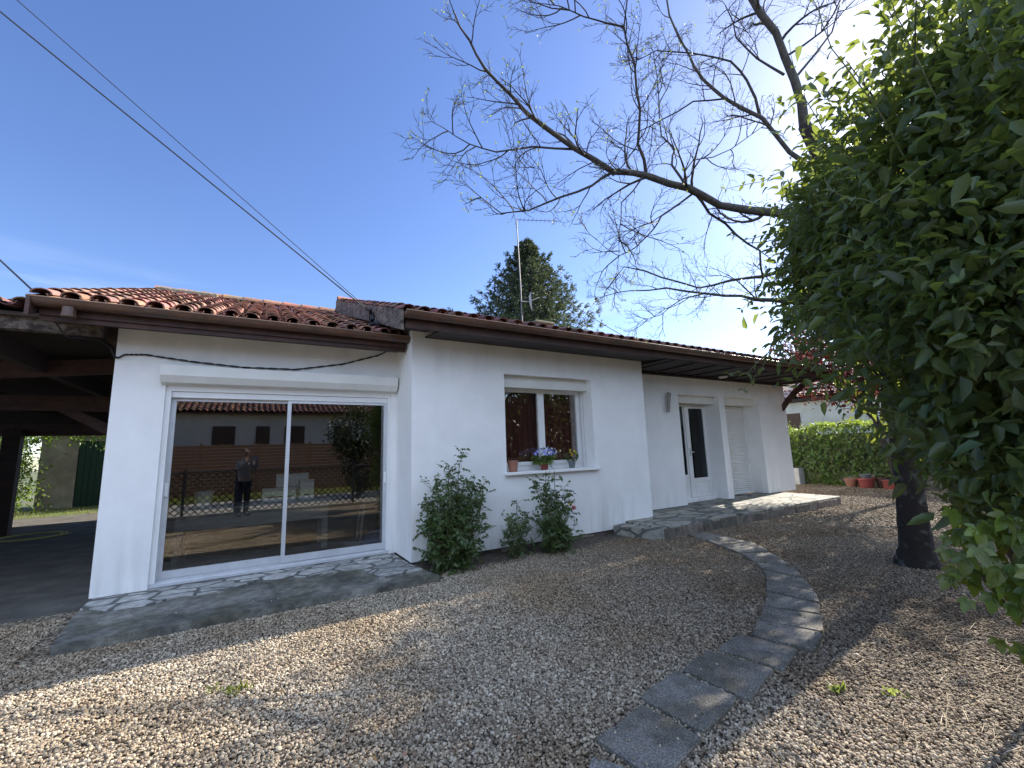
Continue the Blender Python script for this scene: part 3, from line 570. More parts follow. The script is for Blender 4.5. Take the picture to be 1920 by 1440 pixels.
# ---- porch door in the first niche
dr = MB(); yd = 6.60
dr.box(8.60, 8.635, yd, yd + .07, .285, 2.42); dr.box(9.365, 9.42, yd, yd + .07, .285, 2.42); dr.box(8.635, 9.365, yd, yd + .07, 2.38, 2.42); dr.box(7.99, 8.60, yd, yd + .06, .285, .80); dr.box(7.99, 8.60, yd, yd + .06, 2.38, 2.42)
door = H(dr, 'glazed_door', 'pvc')
m_ = MB(); m_.box(8.64, 8.77, yd - .02, yd + .035, .29, 2.375); m_.box(9.31, 9.36, yd - .02, yd + .035, .29, 2.375); m_.box(8.77, 9.31, yd - .02, yd + .035, .29, .34); m_.box(8.77, 9.31, yd - .02, yd + .035, .62, .71); m_.box(8.77, 9.31, yd - .02, yd + .035, 2.34, 2.375); m_.build('frame', 'pvc', door)
m_ = MB(); m_.box(8.77, 9.31, yd - .005, yd + .02, .34, .62); m_.box(8.81, 9.27, yd - .012, yd - .005, .37, .59, .004); m_.build('door_panel', 'pvc', door)
m_ = MB(); m_.box(8.77, 9.31, yd + .008, yd + .012, .71, 2.34); m_.build('pane', 'glass_dark', door)
m_ = MB(); m_.box(7.99, 8.60, yd + .02, yd + .024, .80, 2.38); m_.build('pane', 'glass_dark', door)
m_ = MB(); m_.box(8.69, 8.72, yd - .05, yd - .02, 1.22, 1.40, .004); m_.box(8.69, 8.80, yd - .065, yd - .048, 1.30, 1.325, .004); m_.build('handle', 'alu', door)
mb = MB(); mb.box(7.972, 9.418, 6.33, 6.80, 2.43, 2.598); H(mb, 'lintel_box', 'offwhite')
mb = MB(); mb.box(7.972, 9.418, 6.50, 6.80, .19, .283, .008); H(mb, 'door_step', 'stucco')
# ---- roller shutter in the second niche
sh = MB(); z = .235
while z < 2.40:
    sh.ext([(9.71, 6.62, z), (9.71, 6.612, z + .006), (9.71, 6.602, z + .022), (9.71, 6.602, z + .034), (9.71, 6.612, z + .048), (9.71, 6.62, z + .050)], (1.30, 0, 0)); z += .052
shut = H(sh, 'roller_shutter', 'pvc')
for x in (11.01, 9.642): m_ = MB(); m_.box(x, x + .068, 6.585, 6.66, .23, 2.43); m_.build('shutter_guide', 'pvc', shut)
m_ = MB(); m_.box(9.71, 11.01, 6.59, 6.63, .215, .245, .004); m_.build('bottom_rail', 'pvc', shut)
mb = MB(); mb.box(9.642, 11.078, 6.33, 6.80, 2.43, 2.598); H(mb, 'lintel_box', 'offwhite')
# ---- porch slab and apron
mb = MB(); mb.box(5.63, 11.66, 4.90, 6.62, -.02, .20, .012); mb.prism([(5.62, 4.92), (5.63, 5.70), (5.30, 5.66), (5.36, 5.30)], -.02, .17)
H(mb, 'porch_slab', 'flag2', label='raised porch slab paved with irregular flagstones')
mb = MB()                                   # stones facing the front of the porch
x = 5.66
while x < 11.6:
    wv = random.uniform(.22, .6); x2 = min(x + wv, 11.64); h = .165 + random.uniform(-.015, .012)
    mb.box(x, x2 - .015, 4.882 + random.uniform(-.006, .006), 4.899, -.02, h, .004); x = x2
H(mb, 'facing_stone', 'rubble')
ap = [(-1.34, 5.07), (-.5, 5.06), (.4, 5.08), (1.2, 5.05), (1.93, 5.05), (1.86, 5.35), (1.80, 5.72), (1.79, 6.70), (-1.0, 6.70), (-1.46, 6.62), (-1.42, 5.8)]
mb = MB(); mb.prism(ap, -.03, .065); H(mb, 'apron', 'concrete', label='grey broken concrete apron before the sliding door')
def rag(x): return 5.98 + .09 * math.sin(x * 3.1 + 1) + .06 * math.sin(x * 7.7) + .03 * math.sin(x * 17)
mb = MB(); k = 60; pts = [(-1.43 + 3.2 * i / k, rag(-1.43 + 3.2 * i / k)) for i in range(k + 1)]
for i in range(k): mb.prism([pts[i], pts[i + 1], (pts[i + 1][0], 6.7), (pts[i][0], 6.7)], .05, .083)
H(mb, 'flagstone_strip', 'flag', label='pale crazy paving strip along the sliding door sill')
mb = MB(); mb.prism([(1.30, 5.30), (1.84, 5.40), (1.79, 5.72), (1.78, 6.0), (1.2, 6.0)], .05, .079); H(mb, 'flagstone_strip', 'flag')
# ---- roofs
LS = .355; MS = .345
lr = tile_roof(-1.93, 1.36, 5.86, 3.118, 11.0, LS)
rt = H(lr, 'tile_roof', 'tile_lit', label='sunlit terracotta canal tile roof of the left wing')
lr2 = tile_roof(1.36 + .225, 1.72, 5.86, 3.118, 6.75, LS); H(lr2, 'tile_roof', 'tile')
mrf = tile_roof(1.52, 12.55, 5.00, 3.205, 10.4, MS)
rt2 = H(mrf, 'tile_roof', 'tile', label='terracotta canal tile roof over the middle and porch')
# decks (under the tiles) and far slopes
mb = MB()
mb.ext([(-1.98, 5.84, 3.08), (-1.98, 11.0, 3.08 + 5.16 * LS), (-1.98, 16.2, 3.10), (-1.98, 16.2, 3.06), (-1.98, 11.0, 3.02 + 5.16 * LS), (-1.98, 5.84, 3.05)], (3.77, 0, 0)); mb.ext([(1.44, 5.02, 3.17), (1.44, 10.4, 3.17 + 5.38 * MS), (1.44, 15.8, 3.19), (1.44, 15.8, 3.15), (1.44, 10.4, 3.11 + 5.38 * MS), (1.44, 5.02, 3.14)], (11.18, 0, 0))
H(mb, 'roof_deck', 'darkwood')
def ridge_tiles(x0, x1, y, z, name='ridge'):
    mb = MB(); x = x0
    while x < x1:
        K = 9; vs = []
        for (xx, R_) in ((x, .125), (x + .44, .105)):
            for th in (0, .016):
                for j in range(K):
                    a = math.pi * j / (K - 1); vs.append((xx, y + math.cos(a) * (R_ - th), z + math.sin(a) * (R_ - th) * .9 + random.uniform(0, .002)))
        fs = []
        for j in range(K - 1): fs += [(j, j + 1, 2 * K + j + 1, 2 * K + j), (j + 1, j, K + j, K + j + 1)]
        mb.add(vs, fs); x += .39
    return mb
H(ridge_tiles(-1.98, 1.8, 11.0, 3.14 + 5.14 * LS + .04), 'ridge', 'tile_ridge')
H(ridge_tiles(1.46, 12.6, 10.4, 3.22 + 5.4 * MS + .04), 'ridge', 'tile_ridge')
mb = MB(); mb.box(-1.95, -.9, 10.84, 11.16, 3.1 + 5.1 * LS, 3.24 + 5.14 * LS, .03); H(mb, 'ridge_mortar', 'lichen')
# gutters: half round trough with lip
def gutter(x0, x1, yc, zt, r=.075):
    mb = MB(); K = 9; vs = []
    for x in (x0, x1):
        for rr_ in (r, r - .004):
            for j in range(K):
                a = math.pi + math.pi * j / (K - 1); vs.append((x, yc + math.cos(a) * rr_, zt + math.sin(a) * rr_))
    fs = []
    for j in range(K - 1): fs += [(j, 2 * K + j, 2 * K + j + 1, j + 1), (K + j + 1, 3 * K + j + 1, 3 * K + j, K + j)]
    mb.add(vs, fs); n = len(mb.v)
    for x, s in ((x0, 1), (x1, -1)): mb.ext([(x, yc + math.cos(math.pi + math.pi * j / 8) * r, zt + math.sin(math.pi + math.pi * j / 8) * r) for j in range(9)], (.004 * s, 0, 0))
    x = x0 + .9
    while x < x1 - .2:                      # joints
        mb.tube([(x, yc - r - .003, zt), (x, yc - r * .75, zt - r * .72), (x, yc, zt - r - .003), (x, yc + r * .75, zt - r * .72)], .006, 4); x += 1.35
    return mb
gl = H(gutter(-1.99, 1.77, 5.80, 3.12), 'gutter', 'gutter', smooth=True)
mb = MB(); mb.tube([(-1.99, 5.725, 3.122), (1.77, 5.725, 3.122)], .008, 6); mb.build('gutter_lip', 'gutter_lip', gl)
gm = H(gutter(1.47, 12.62, 4.96, 3.215), 'gutter', 'gutter', smooth=True)
mb = MB(); mb.tube([(1.47, 4.885, 3.217), (12.62, 4.885, 3.217)], .008, 6); mb.build('gutter_lip', 'gutter_lip', gm)
mb = MB(); mb.tube([(-1.70, 5.80, 3.06), (-1.70, 5.80, 2.965)], .055, 12); mb.tube([(-1.70, 5.80, 2.985), (-1.70, 5.80, 2.96)], .06, 12); mb.build('gutter_outlet', 'gutter', gl)
# fascia and soffit boards
mb = MB(); mb.box(-1.94, 1.77, 5.885, 5.915, 2.985, 3.09); mb.box(-1.94, 1.76, 5.915, 5.945, 2.935, 3.02); H(mb, 'fascia', 'brownwood')
mb = MB(); mb.ext([(-1.90, 5.945, 2.955), (-1.90, 6.448, 3.045), (-1.90, 6.448, 3.065), (-1.90, 5.945, 2.975)], (3.66, 0, 0)); H(mb, 'soffit', 'soffit')
mb = MB(); mb.box(1.50, 12.60, 5.045, 5.075, 3.045, 3.17); H(mb, 'fascia', 'brownwood')
mb = MB(); mb.box(6.335, 12.60, 5.075, 6.198, 3.035, 3.055); mb.ext([(1.98, 5.075, 3.05), (1.98, 5.698, 3.115), (1.98, 5.698, 3.135), (1.98, 5.075, 3.07)], (4.35, 0, 0)); mb.ext([(1.50, 5.075, 3.09), (1.50, 5.698, 3.20), (1.50, 5.698, 3.22), (1.50, 5.075, 3.11)], (.479, 0, 0)); H(mb, 'soffit', 'soffit')
mb = MB()
for xx in np.arange(6.5, 12.4, .62): mb.box(xx, xx + .06, 5.08, 6.19, 3.010, 3.034)
mb.box(6.34, 12.58, 6.10, 6.19, 2.985, 3.009); H(mb, 'soffit_batten', 'soffit')
# rake boards of the higher roof's left gable and the left roof's verge
mb = MB()
mb.ext([(1.43, 4.99, 3.25), (1.43, 4.99, 2.99), (1.43, 10.4, 2.97 + 5.41 * MS), (1.43, 10.4, 3.25 + 5.41 * MS)], (.035, 0, 0)); H(mb, 'rake_board', 'weathered', label='bleached peeling rake board at the roof step')
mb = MB(); mb.ext([(1.466, 6.72, 3.1), (1.466, 10.4, 3.1 + 3.7 * MS), (1.466, 10.4, 3.0)], (.03, 0, 0)); mb.box(1.47, 1.79, 5.72, 5.9, 3.3, 3.36); H(mb, 'gable', 'darkwood')
mb = MB(); mb.ext([(-1.985, 5.72, 3.13), (-1.985, 5.72, 2.93), (-1.985, 11.0, 2.93 + 5.26 * LS), (-1.985, 11.0, 3.14 + 5.26 * LS)], (.03, 0, 0)); H(mb, 'rake_board', 'brownwood')
# curved bracket under the right eave end
mb = MB(); outer = []; inner = []
for i in range(9):
    a = i / 8; yv = 6.198 - 1.08 * a; zv = 2.30 + .73 * math.sin(a * math.pi / 2) ** .9
    outer.append((12.20, yv, zv)); inner.append((12.20, yv, min(3.03, zv + .13 + .05 * (1 - a))))
for i in range(8): mb.ext([outer[i], outer[i + 1], inner[i + 1], inner[i]], (.09, 0, 0))
H(mb, 'bracket', 'brownwood', label='curved brown timber bracket under the right eave end')
# porch ceiling lamp and slanted wall lamp
mb = MB(); mb.lathe([(.0, -.035), (.085, -.03), (.10, -.01), (.10, 0)], 16, (9.15, 5.85, 3.008)); mb.build('ceiling_lamp', 'lampglass', house)
wl = MB(); wl.ext([(7.55, 6.14, 2.62), (7.64, 6.14, 2.60), (7.55, 6.14, 2.18), (7.47, 6.14, 2.20)], (0, -.028, 0)); wlo = wl.build('wall_lamp', 'lampmetal', house); wl2 = MB(); wl2.box(7.53, 7.59, 6.14, 6.199, 2.34, 2.46); wl2.build('lamp_mount', 'alu', wlo)
# chimney
ch = MB(); ch.box(7.35, 7.95, 10.7, 11.3, 4.5, 5.42, .01); cho = ch.build('chimney', 'lichen', house); ch = MB(); ch.box(7.28, 8.02, 10.63, 11.37, 5.42, 5.50, .02); ch.build('chimney_cap', 'lichen', cho)
# antenna
an = thing('television_antenna', 'tall thin aerial mast with dish and boom above the roof ridge', 'antenna', (6.68, 10.5, 5.0))
mb = MB(); mb.tube([(6.70, 10.5, 4.9), (6.68, 10.5, 6.5), (6.62, 10.5, 8.62)], [.024, .022, .016], 8); mb.build('mast', 'metal', an)
bo = MB(); b0 = Vector((6.60, 10.5, 8.60)); b1 = Vector((7.75, 9.9, 8.55)); bo.tube([b0, b1], .011, 6)
for i in range(9):
    p = b0.lerp(b1, .1 + .1 * i); bo.tube([p + Vector((-.06, -.12, 0)), p + Vector((.06, .12, 0))], .005, 4)
bo.build('boom', 'metal', an)
ds = MB(); prof = []; cen = Vector((6.92, 10.42, 5.95)); ax = Vector((.82, -.56, .06)).normalized(); u = ax.cross(Vector((0, 0, 1))).normalized(); v = ax.cross(u)
rings = []
for i in range(5):
    r_ = .30 * i / 4; off = .07 * (i / 4) ** 2
    rings.append([cen + ax * off + (u * math.cos(a) * .8 + v * math.sin(a)) * max(r_, .002) for a in [2 * math.pi * j / 20 for j in range(20)]])
vs = [p for r in rings for p in r] + [p + ax * .012 for r in rings for p in r]
fs = [(i * 20 + j, i * 20 + (j + 1) % 20, (i + 1) * 20 + (j + 1) % 20, (i + 1) * 20 + j) for i in range(4) for j in range(20)]; fs += [tuple(x + 100 for x in f[::-1]) for f in fs]
ds.add(vs, fs); ds.tube([cen, (6.70, 10.5, 5.95)], .015, 6); ds.tube([cen, cen + ax * .32 - v * 0.1], .008, 5); ds.build('dish', 'palegrey', an, True)
# ================================================================== CARPORT (left)
cp = thing('carport', 'dark timber carport with tiled lean-to roof left of the white wall', 'carport', (-5, 10, 0))
mb = MB(); mb.box(-8.2, -1.56, 6.26, 6.36, 2.90, 3.07); mb.build('beam', 'weathered', cp)['label'] = 'weathered grey front board of the carport roof'
mb = MB(); mb.ext([(-8.2, 6.2, 3.07), (-8.2, 18.0, 4.5), (-8.2, 18.0, 4.45), (-8.2, 6.2, 3.03)], (6.70, 0, 0)); mb.build('roof_deck', 'darkwood', cp)
mb = tile_roof(-8.2, -2.1, 6.12, 3.08, 10.2, .16); mb.build('tile_roof', 'tile', cp)
for y, z0, z1 in ((9.8, 2.38, 2.62), (13.9, 2.16, 2.42)):
    mb = MB(); mb.box(-8.2, -1.47, y, y + .14, z0, z1); mb.build('beam', 'brownwood', cp)
mb = MB(); mb.box(-8.2, -1.47, 14.05, 14.2, 2.30, 4.1); mb.build('back_panel', 'darkwood', cp)
mb = MB(); mb.ext([(-1.56, 6.5, 2.9), (-1.56, 6.5, 3.09), (-1.56, 14.2, 4.34), (-1.56, 14.2, 2.9)], (.09, 0, 0)); mb.build('side_panel', 'darkwood', cp)
for x in (-2.6, -4.6, -6.6):
    mb = MB(); mb.box(x, x + .12, 6.45, 14.0, 2.72, 2.98); mb.build('rafter', 'darkwood', cp)
mb = MB(); mb.ext([(-4.6, 8.0, 2.44), (-1.6, 8.0, 2.78), (-1.6, 8.0, 2.99), (-4.6, 8.0, 2.66)], (0, .1, 0)); mb.build('rafter', 'brownwood', cp)
for (x, y) in ((-4.66, 13.7), (-6.9, 6.9), (-6.9, 13.7)):
    mb = MB(); mb.box(x - .14, x + .14, y, y + .2, 0, 2.3); mb.build('post', 'darkwood', cp)
mb = MB(); mb.ext([(-2.25, 9.85, 1.98), (-2.15, 9.85, 2.12), (-2.62, 9.85, 2.38), (-2.88, 9.85, 2.38)], (0, .1, 0)); mb.build('brace', 'brownwood', cp)
mb = MB(); mb.box(-8.2, -6.95, 6.5, 18.0, 0, 2.4); mb.build('side_wall', 'darkwood', cp)
# yellow hose on the floor
mb = MB(); mb.tube([(-4.0 + .45 * math.cos(a) * (1 + .03 * a), 13.2 + .5 * math.sin(a), .03) for a in np.linspace(0, 12.5, 70)], .014, 6)
tag(mb.build('garden_hose', 'hose'), 'coiled yellow hose lying at the carport edge', 'hose')
# garden shed behind with green door
shd = thing('garden_shed', 'beige rendered outbuilding with dark green door behind the carport', 'shed', (-3, 21, 0))
mb = MB(); mb.box(-6.4, -5.46, 21, 23, 0, 2.6); mb.box(-3.2, 0, 21, 23, 0, 2.6); mb.box(-5.46, -3.2, 21, 23, 2.3, 2.6); mb.box(-5.46, -3.2, 21.5, 23, 0, 2.3); mb.build('wall', 'render_beige', shd)
mb = MB(); mb.box(-5.44, -3.22, 21.05, 21.12, .02, 2.28)
for x in np.arange(-5.42, -3.3, .16): mb.box(x, x + .145, 21.03, 21.05, .02, 2.28)
mb.build('door', 'greendoor', shd)
mb = MB(); mb.box(-6.7, .2, 20.8, 23.2, 2.6, 2.75); mb.build('roof', 'tile', shd)
# ================================================================== PATH SLABS
SLB = [[(1.05, 1.42), (1.46, 1.82), (1.62, 1.52), (1.28, 1.12)], [(1.56, 1.90), (1.98, 1.98), (2.01, 1.61), (1.60, 1.51)], [(2.02, 2.04), (2.45, 2.12), (2.49, 1.71), (2.06, 1.63)], [(2.50, 2.10), (2.88, 2.19), (2.98, 1.77), (2.52, 1.66)], [(2.95, 2.16), (3.30, 2.21), (3.40, 1.82), (3.02, 1.73)], [(3.35, 2.14), (3.65, 2.26), (3.80, 1.85), (3.44, 1.74)], [(3.69, 2.27), (4.00, 2.40), (4.19, 2.02), (3.84, 1.86)], [(4.04, 2.42), (4.41, 2.61), (4.46, 2.16), (4.22, 2.04)], [(4.45, 2.63), (4.77, 2.81), (4.77, 2.33), (4.49, 2.17)], [(4.80, 2.82), (5.14, 3.06), (5.12, 2.58), (4.80, 2.36)], [(5.17, 3.08), (5.38, 3.28), (5.52, 2.90), (5.15, 2.62)], [(5.40, 3.32), (5.62, 3.60), (5.97, 3.41), (5.54, 2.94)], [(5.65, 3.67), (5.83, 4.02), (6.38, 3.93), (6.08, 3.5)], [(5.86, 4.07), (6.02, 4.42), (6.46, 4.36), (6.38, 3.99)], [(6.03, 4.46), (6.17, 4.86), (6.50, 4.80), (6.47, 4.40)]]
ords = ['second', 'third', 'fourth', 'fifth', 'sixth', 'seventh', 'eighth', 'ninth', 'tenth', 'eleventh', 'twelfth', 'thirteenth']
for i, q in enumerate(SLB):
    c = Vector((sum(p[0] for p in q) / 4, sum(p[1] for p in q) / 4)); mb = MB(); zt = .036 + random.uniform(-.004, .006)
    pts = []
    for j in range(4):                      # slightly chipped outline
        a, b = Vector(q[j]), Vector(q[(j + 1) % 4])
        for t_ in (.04, .35, .66, .96): pp = a.lerp(b, t_); pts.append(pp + (pp - c).normalized() * random.uniform(-.010, .007))
    n = len(pts); inn = [p + (c - p).normalized() * .006 for p in pts]
    vs = [(p.x, p.y, -.02) for p in pts] + [(p.x, p.y, zt - .006) for p in pts] + [(p.x, p.y, zt) for p in inn]
    mb.add(vs, [(k, (k + 1) % n, n + (k + 1) % n, n + k) for k in range(n)] + [(n + k, n + (k + 1) % n, 2 * n + (k + 1) % n, 2 * n + k) for k in range(n)] + [tuple(range(2 * n, 3 * n))])
    o = mb.build('paving_slab', 'paver')
    lab = 'dark aggregate paving slab at the front end of the curved path' if i == 0 else ('dark aggregate paving slab touching the porch step, last of the curved path' if i == len(SLB) - 1 else '%s dark aggregate slab of the curved path, counted from the photo bottom' % (['third', 'fourth', 'fifth', 'sixth', 'seventh', 'eighth', 'ninth', 'tenth', 'eleventh', 'twelfth', 'thirteenth', 'fourteenth'][i - 2] if i > 1 else 'second'))
    tag(o, lab, 'paving slab', 'slabs of the curved garden path')
tag(pebbles('stray_pebbles', [], 110, 0.004, 0.010, 17, 0.034, SLB), 'stray pebbles kicked onto the path slabs', kind='stuff')
tag(pebbles('stray_pebbles', [(-1.2, 1.8, 5.12, 5.9)], 30, 0.004, 0.009, 18, 0.066), 'stray pebbles on the concrete apron', kind='stuff')
# ================================================================== PLANTS
def join_xyz(*ps): return [Vector(p) for p in ps]
# ---- bare walnut tree
wt = thing('bare_tree', 'bare branching tree with dark lichened trunk spreading over the yard', 'tree', (6.75, 2.25, 0))
TB = (6.75, 2.25)
mb = MB()
trunk = [at(1723, 1092, 5.0), at(1718, 1030, 5.0), at(1703, 900, 5.02), at(1688, 800, 5.08), at(1668, 690, 5.2), at(1630, 530, 5.45), at(1562, 340, 5.8), at(1508, 235, 5.9)]
TR = [.27, .155, .122, .114, .11, .105, .095, .075]; tq = []; tr_ = []
for i in range(7):
    for k in range(8): tq.append(trunk[i].lerp(trunk[i + 1], k / 8)); tr_.append(TR[i] + (TR[i + 1] - TR[i]) * k / 8)
tq.append(trunk[-1]); tr_.append(TR[-1]); mb.tube(tq, tr_, 26)
for i, v in enumerate(mb.v):                # bark ridges and knots
    c_ = tq[i // 26]; d_ = Vector(v) - c_; a_ = (i % 26) / 26 * 6.283; zz = c_.z
    mb.v[i] = tuple(c_ + d_ * (1 + .05 * math.sin(a_ * 7 + 2.2 * math.sin(zz * 5)) + .03 * math.sin(a_ * 3 + zz * 3) + random.gauss(0, .022)))
# knobbly surface
mb.build('trunk', 'lichen_bark', wt, True)
LIMBS = [  # (photo bearings), depth start, depth end, r0, r1, child count
 ([(1620, 520), (1540, 420), (1460, 400), (1350, 385), (1290, 352), (1215, 330), (1150, 322), (1080, 280), (1020, 237), (960, 180), (910, 130), (880, 75), (850, 20)], 6.0, 4.3, .085, .008, 16),
 ([(1080, 280), (1000, 275), (930, 285), (880, 270), (832, 240)], 5.05, 4.4, .018, .005, 8),
 ([(1150, 322), (1110, 348), (1050, 370), (990, 395), (940, 400), (890, 360)], 5.15, 4.6, .022, .005, 9),
 ([(1212, 330), (1196, 270), (1200, 205), (1190, 120), (1170, 50), (1190, -40)], 5.3, 4.7, .028, .009, 11),
 ([(1170, 50), (1120, 38), (1070, 20), (1028, 8)], 4.85, 4.5, .014, .005, 6),
 ([(1196, 270), (1150, 330), (1110, 300), (1060, 240)], 5.2, 4.9, .010, .004, 4),
 ([(1508, 240), (1490, 150), (1455, 60), (1405, -10), (1370, -90)], 5.9, 6.1, .075, .045, 9),
 ([(1530, 320), (1480, 285), (1430, 222), (1360, 185), (1320, 150), (1290, 100), (1255, 30), (1240, -40)], 5.95, 6.8, .045, .012, 12),
 ([(1425, 220), (1400, 150), (1370, 115), (1300, 100), (1230, 95), (1180, 120)], 6.3, 6.6, .026, .006, 10),
 ([(1360, 185), (1300, 190), (1230, 230), (1190, 250), (1150, 300)], 6.5, 6.2, .018, .005, 9),
 ([(1470, 140), (1420, 110), (1380, 70), (1360, 10)], 6.0, 6.5, .022, .008, 7),
 ([(1475, 105), (1540, 60), (1580, -10)], 6.0, 5.6, .022, .01, 5),
 ([(1488, 150), (1560, 60), (1600, -20)], 6.0, 6.6, .022, .01, 5),
 ([(1290, 355), (1260, 310), (1265, 280), (1240, 255), (1235, 180), (1225, 100)], 5.55, 5.9, .022, .006, 9),
 ([(1300, 358), (1330, 400), (1380, 440), (1425, 470), (1430, 520)], 5.6, 6.0, .025, .015, 6),
 ([(1300, 362), (1240, 405), (1225, 430), (1190, 465), (1160, 480), (1120, 450)], 5.5, 5.0, .018, .004, 7),
 ([(1280, 350), (1300, 300), (1370, 280), (1440, 230)], 5.6, 6.2, .014, .005, 6),
 ([(1600, 585), (1500, 562), (1450, 563), (1390, 555), (1320, 550), (1250, 540), (1180, 545), (1135, 555)], 6.6, 6.9, .05, .006, 10),
 ([(1320, 550), (1280, 560), (1240, 590), (1205, 600)], 6.8, 7.2, .016, .004, 6),
 ([(1500, 505), (1430, 518), (1370, 526), (1310, 540), (1240, 520), (1170, 500), (1140, 540)], 6.6, 7.4, .035, .006, 9),
 ([(1205, 332), (1165, 380), (1160, 440), (1158, 500)], 5.2, 4.9, .012, .004, 4),
]
twigs = MB(); tips = []
for n_, (pts, d0, d1, r0, r1, nc) in enumerate(LIMBS):
    k = len(pts); P3 = [at(p[0], p[1], d0 + (d1 - d0) * i / (k - 1)) for i, p in enumerate(pts)]
    # resample with a little kinkiness
    Q = [P3[0]]
    for a, b in zip(P3[:-1], P3[1:]):
        mid = a.lerp(b, .5) + Vector(np.random.normal(size=3)) * (b - a).length * .035; Q += [mid, b]
    rr_ = [.84 * r0 + (.84 * r1 - .84 * r0) * (i / (len(Q) - 1)) ** .8 for i in range(len(Q))]
    big = r0 > .034
    lm = MB() if big else twigs
    lm.tube(Q, rr_, 9 if big else 6, cap=False)
    if big: lm.v = [tuple(np.array(v) + np.random.normal(size=3) * .0025) for v in lm.v]; lm.build('limb', 'bark', wt, True)
    tot = len(Q) - 1; i0 = 3 if big else 1
    for c_ in range(int(nc * 1.2)):
        kf = random.uniform(i0 + .3, tot); i = min(int(kf), tot - 1); q = Q[i].lerp(Q[i + 1], kf - i); t = (Q[i + 1] - Q[i]).normalized()
        side = t.cross(Vector(rnd_dirs(1)[0])).normalized()
        grow(twigs, tips, q, t * .7 + side * .9 + Vector((0, 0, .12)), max(.0085, rr_[i] * .42), random.uniform(.5, 1.15) * (1.1 - .6 * kf / tot), 0, 2, .05, 7, .85, [5, 4, 0], .10)
    grow(twigs, tips, Q[-1], Q[-1] - Q[-2], max(.005, r1 * .8), .32, 0, 2, .04, 6, .8, [6, 4, 0], .10)
twigs.build('crown', 'twig', wt)
sel = random.sample(tips, min(1300, len(tips)))
leaf_mesh('bud_leaves', 'bud', [t[0] for t in sel for _ in (0, 1)], [t[1] + Vector(rnd_dirs(1)[0]) * .7 for t in sel for _ in (0, 1)], rnd_dirs(len(sel) * 2), np.random.uniform(.018, .042, len(sel) * 2), .4, wt)
print('tips', len(tips), 'twigverts', len(twigs.v))
# ---- big climbing vine on the right
vn = thing('climbing_vine', 'big overhanging mass of leafy climbing vine filling the right side', 'vine', (3.6, .9, 0))
VB = [(1890, 300, 2.5, .72), (1740, 350, 3.2, .80), (1655, 440, 3.9, .76), (1605, 525, 4.3, .56), (1740, 550, 3.4, .68), (1885, 580, 2.4, .78), (1940, 790, 2.2, .50), (1810, 735, 2.9, .36), (2020, 960, 2.0, .40), (2120, 420, 2.1, .9), (1575, 400, 4.4, .48), (2000, 120, 2.6, .55)]
vb = [(tuple(at(a, b, d)), (r, r, r)) for a, b, d, r in VB]
P, D, N = clump_cloud(vb, 1650, 14, .085, .5)
leaf_mesh('foliage', 'vine', P, D, N, .048 + .095 * np.random.rand(len(P)) ** 1.5, .46, vn, .2, .3)
rim = [(tuple(at(a, b, d)), (q, q, q)) for a, b, d, q in ((1660, 160, 3.0, .48), (1800, 80, 2.7, .60), (1575, 265, 3.5, .38), (1740, 210, 3.0, .5), (1500, 420, 4.2, .34), (1490, 560, 4.2, .30), (1880, 130, 2.3, .6), (1500, 470, 4.0, .22), (1492, 560, 4.2, .20), (1500, 640, 4.1, .22), (1535, 690, 3.9, .26), (1610, 725, 3.6, .26), (1700, 790, 3.2, .22), (1480, 400, 3.9, .14), (1760, 0, 2.8, .4), (1900, -20, 2.4, .5))]
P, D, N = clump_cloud(rim, 330, 8, .09, .1)
leaf_mesh('rim_foliage', 'vine', P, D, N, .06 + .07 * np.random.rand(len(P)), .42, vn, .2, .3)
mb = MB()
for c, q in rim:
    for k in range(4):
        e_ = Vector(c) + Vector(rnd_dirs(1)[0]) * q[0]; s_ = at(1780, 420, 3.1); mb.tube([s_, s_.lerp(e_, .5) + Vector(rnd_dirs(1)[0]) * .12, e_], [.010, .007, .003], 5)
mb.build('branch', 'twig', vn)
vb2 = [(c, tuple(x * .68 for x in r)) for c, r in vb[:-1]]
P, D, N = clump_cloud(vb2, 430, 13, .10, .1)
leaf_mesh('inner_foliage', 'vine', P, D, N, np.random.uniform(.08, .14, len(P)), .7, vn)
mb = MB(); base = Vector((4.1, .75, 0))
for c, r in vb[:9]:
    c = Vector(c)
    for k in range(5):
        e_ = c + Vector(rnd_dirs(1)[0]) * r[0] * .7; mid = base.lerp(e_, .5) + Vector(rnd_dirs(1)[0]) * .15 + Vector((.1, 0, .25)); mb.tube([base + Vector((random.uniform(0, .6), random.uniform(-.4, .1), 1.0 if k else -.05)), mid, e_], [.02, .013, .005], 5)
mb.build('stem', 'twig', vn)
# long shoots with paired leaves
shoots = MB(); LP = []; LD = []; LN = []; LZ = []
def shoot(pts, ls=.075, step=.06, r=.004):
    ps = [Vector(p) for p in pts]; Q = []
    for i in range(len(ps) - 1):
        for j in range(4): Q.append(ps[i].lerp(ps[i + 1], j / 4) + Vector(rnd_dirs(1)[0]) * .006)
    Q.append(ps[-1]); shoots.tube(Q, [r * (1 - .6 * i / (len(Q) - 1)) for i in range(len(Q))], 5)
    acc = 0
    for i in range(1, len(Q)):
        sg = (Q[i] - Q[i - 1]); acc += sg.length
        if acc > step or i == len(Q) - 1:
            acc = 0; t = sg.normalized(); f = 1 - .55 * i / len(Q); sd = t.cross(Vector(rnd_dirs(1)[0])).normalized()
            for s in (1, -1): LP.append(Q[i]); LD.append(t * .55 + sd * s + Vector((0, 0, -.15))); LN.append(Vector(rnd_dirs(1)[0]) * .4 + Vector((0, 0, 1))); LZ.append(ls * f * random.uniform(.8, 1.2))
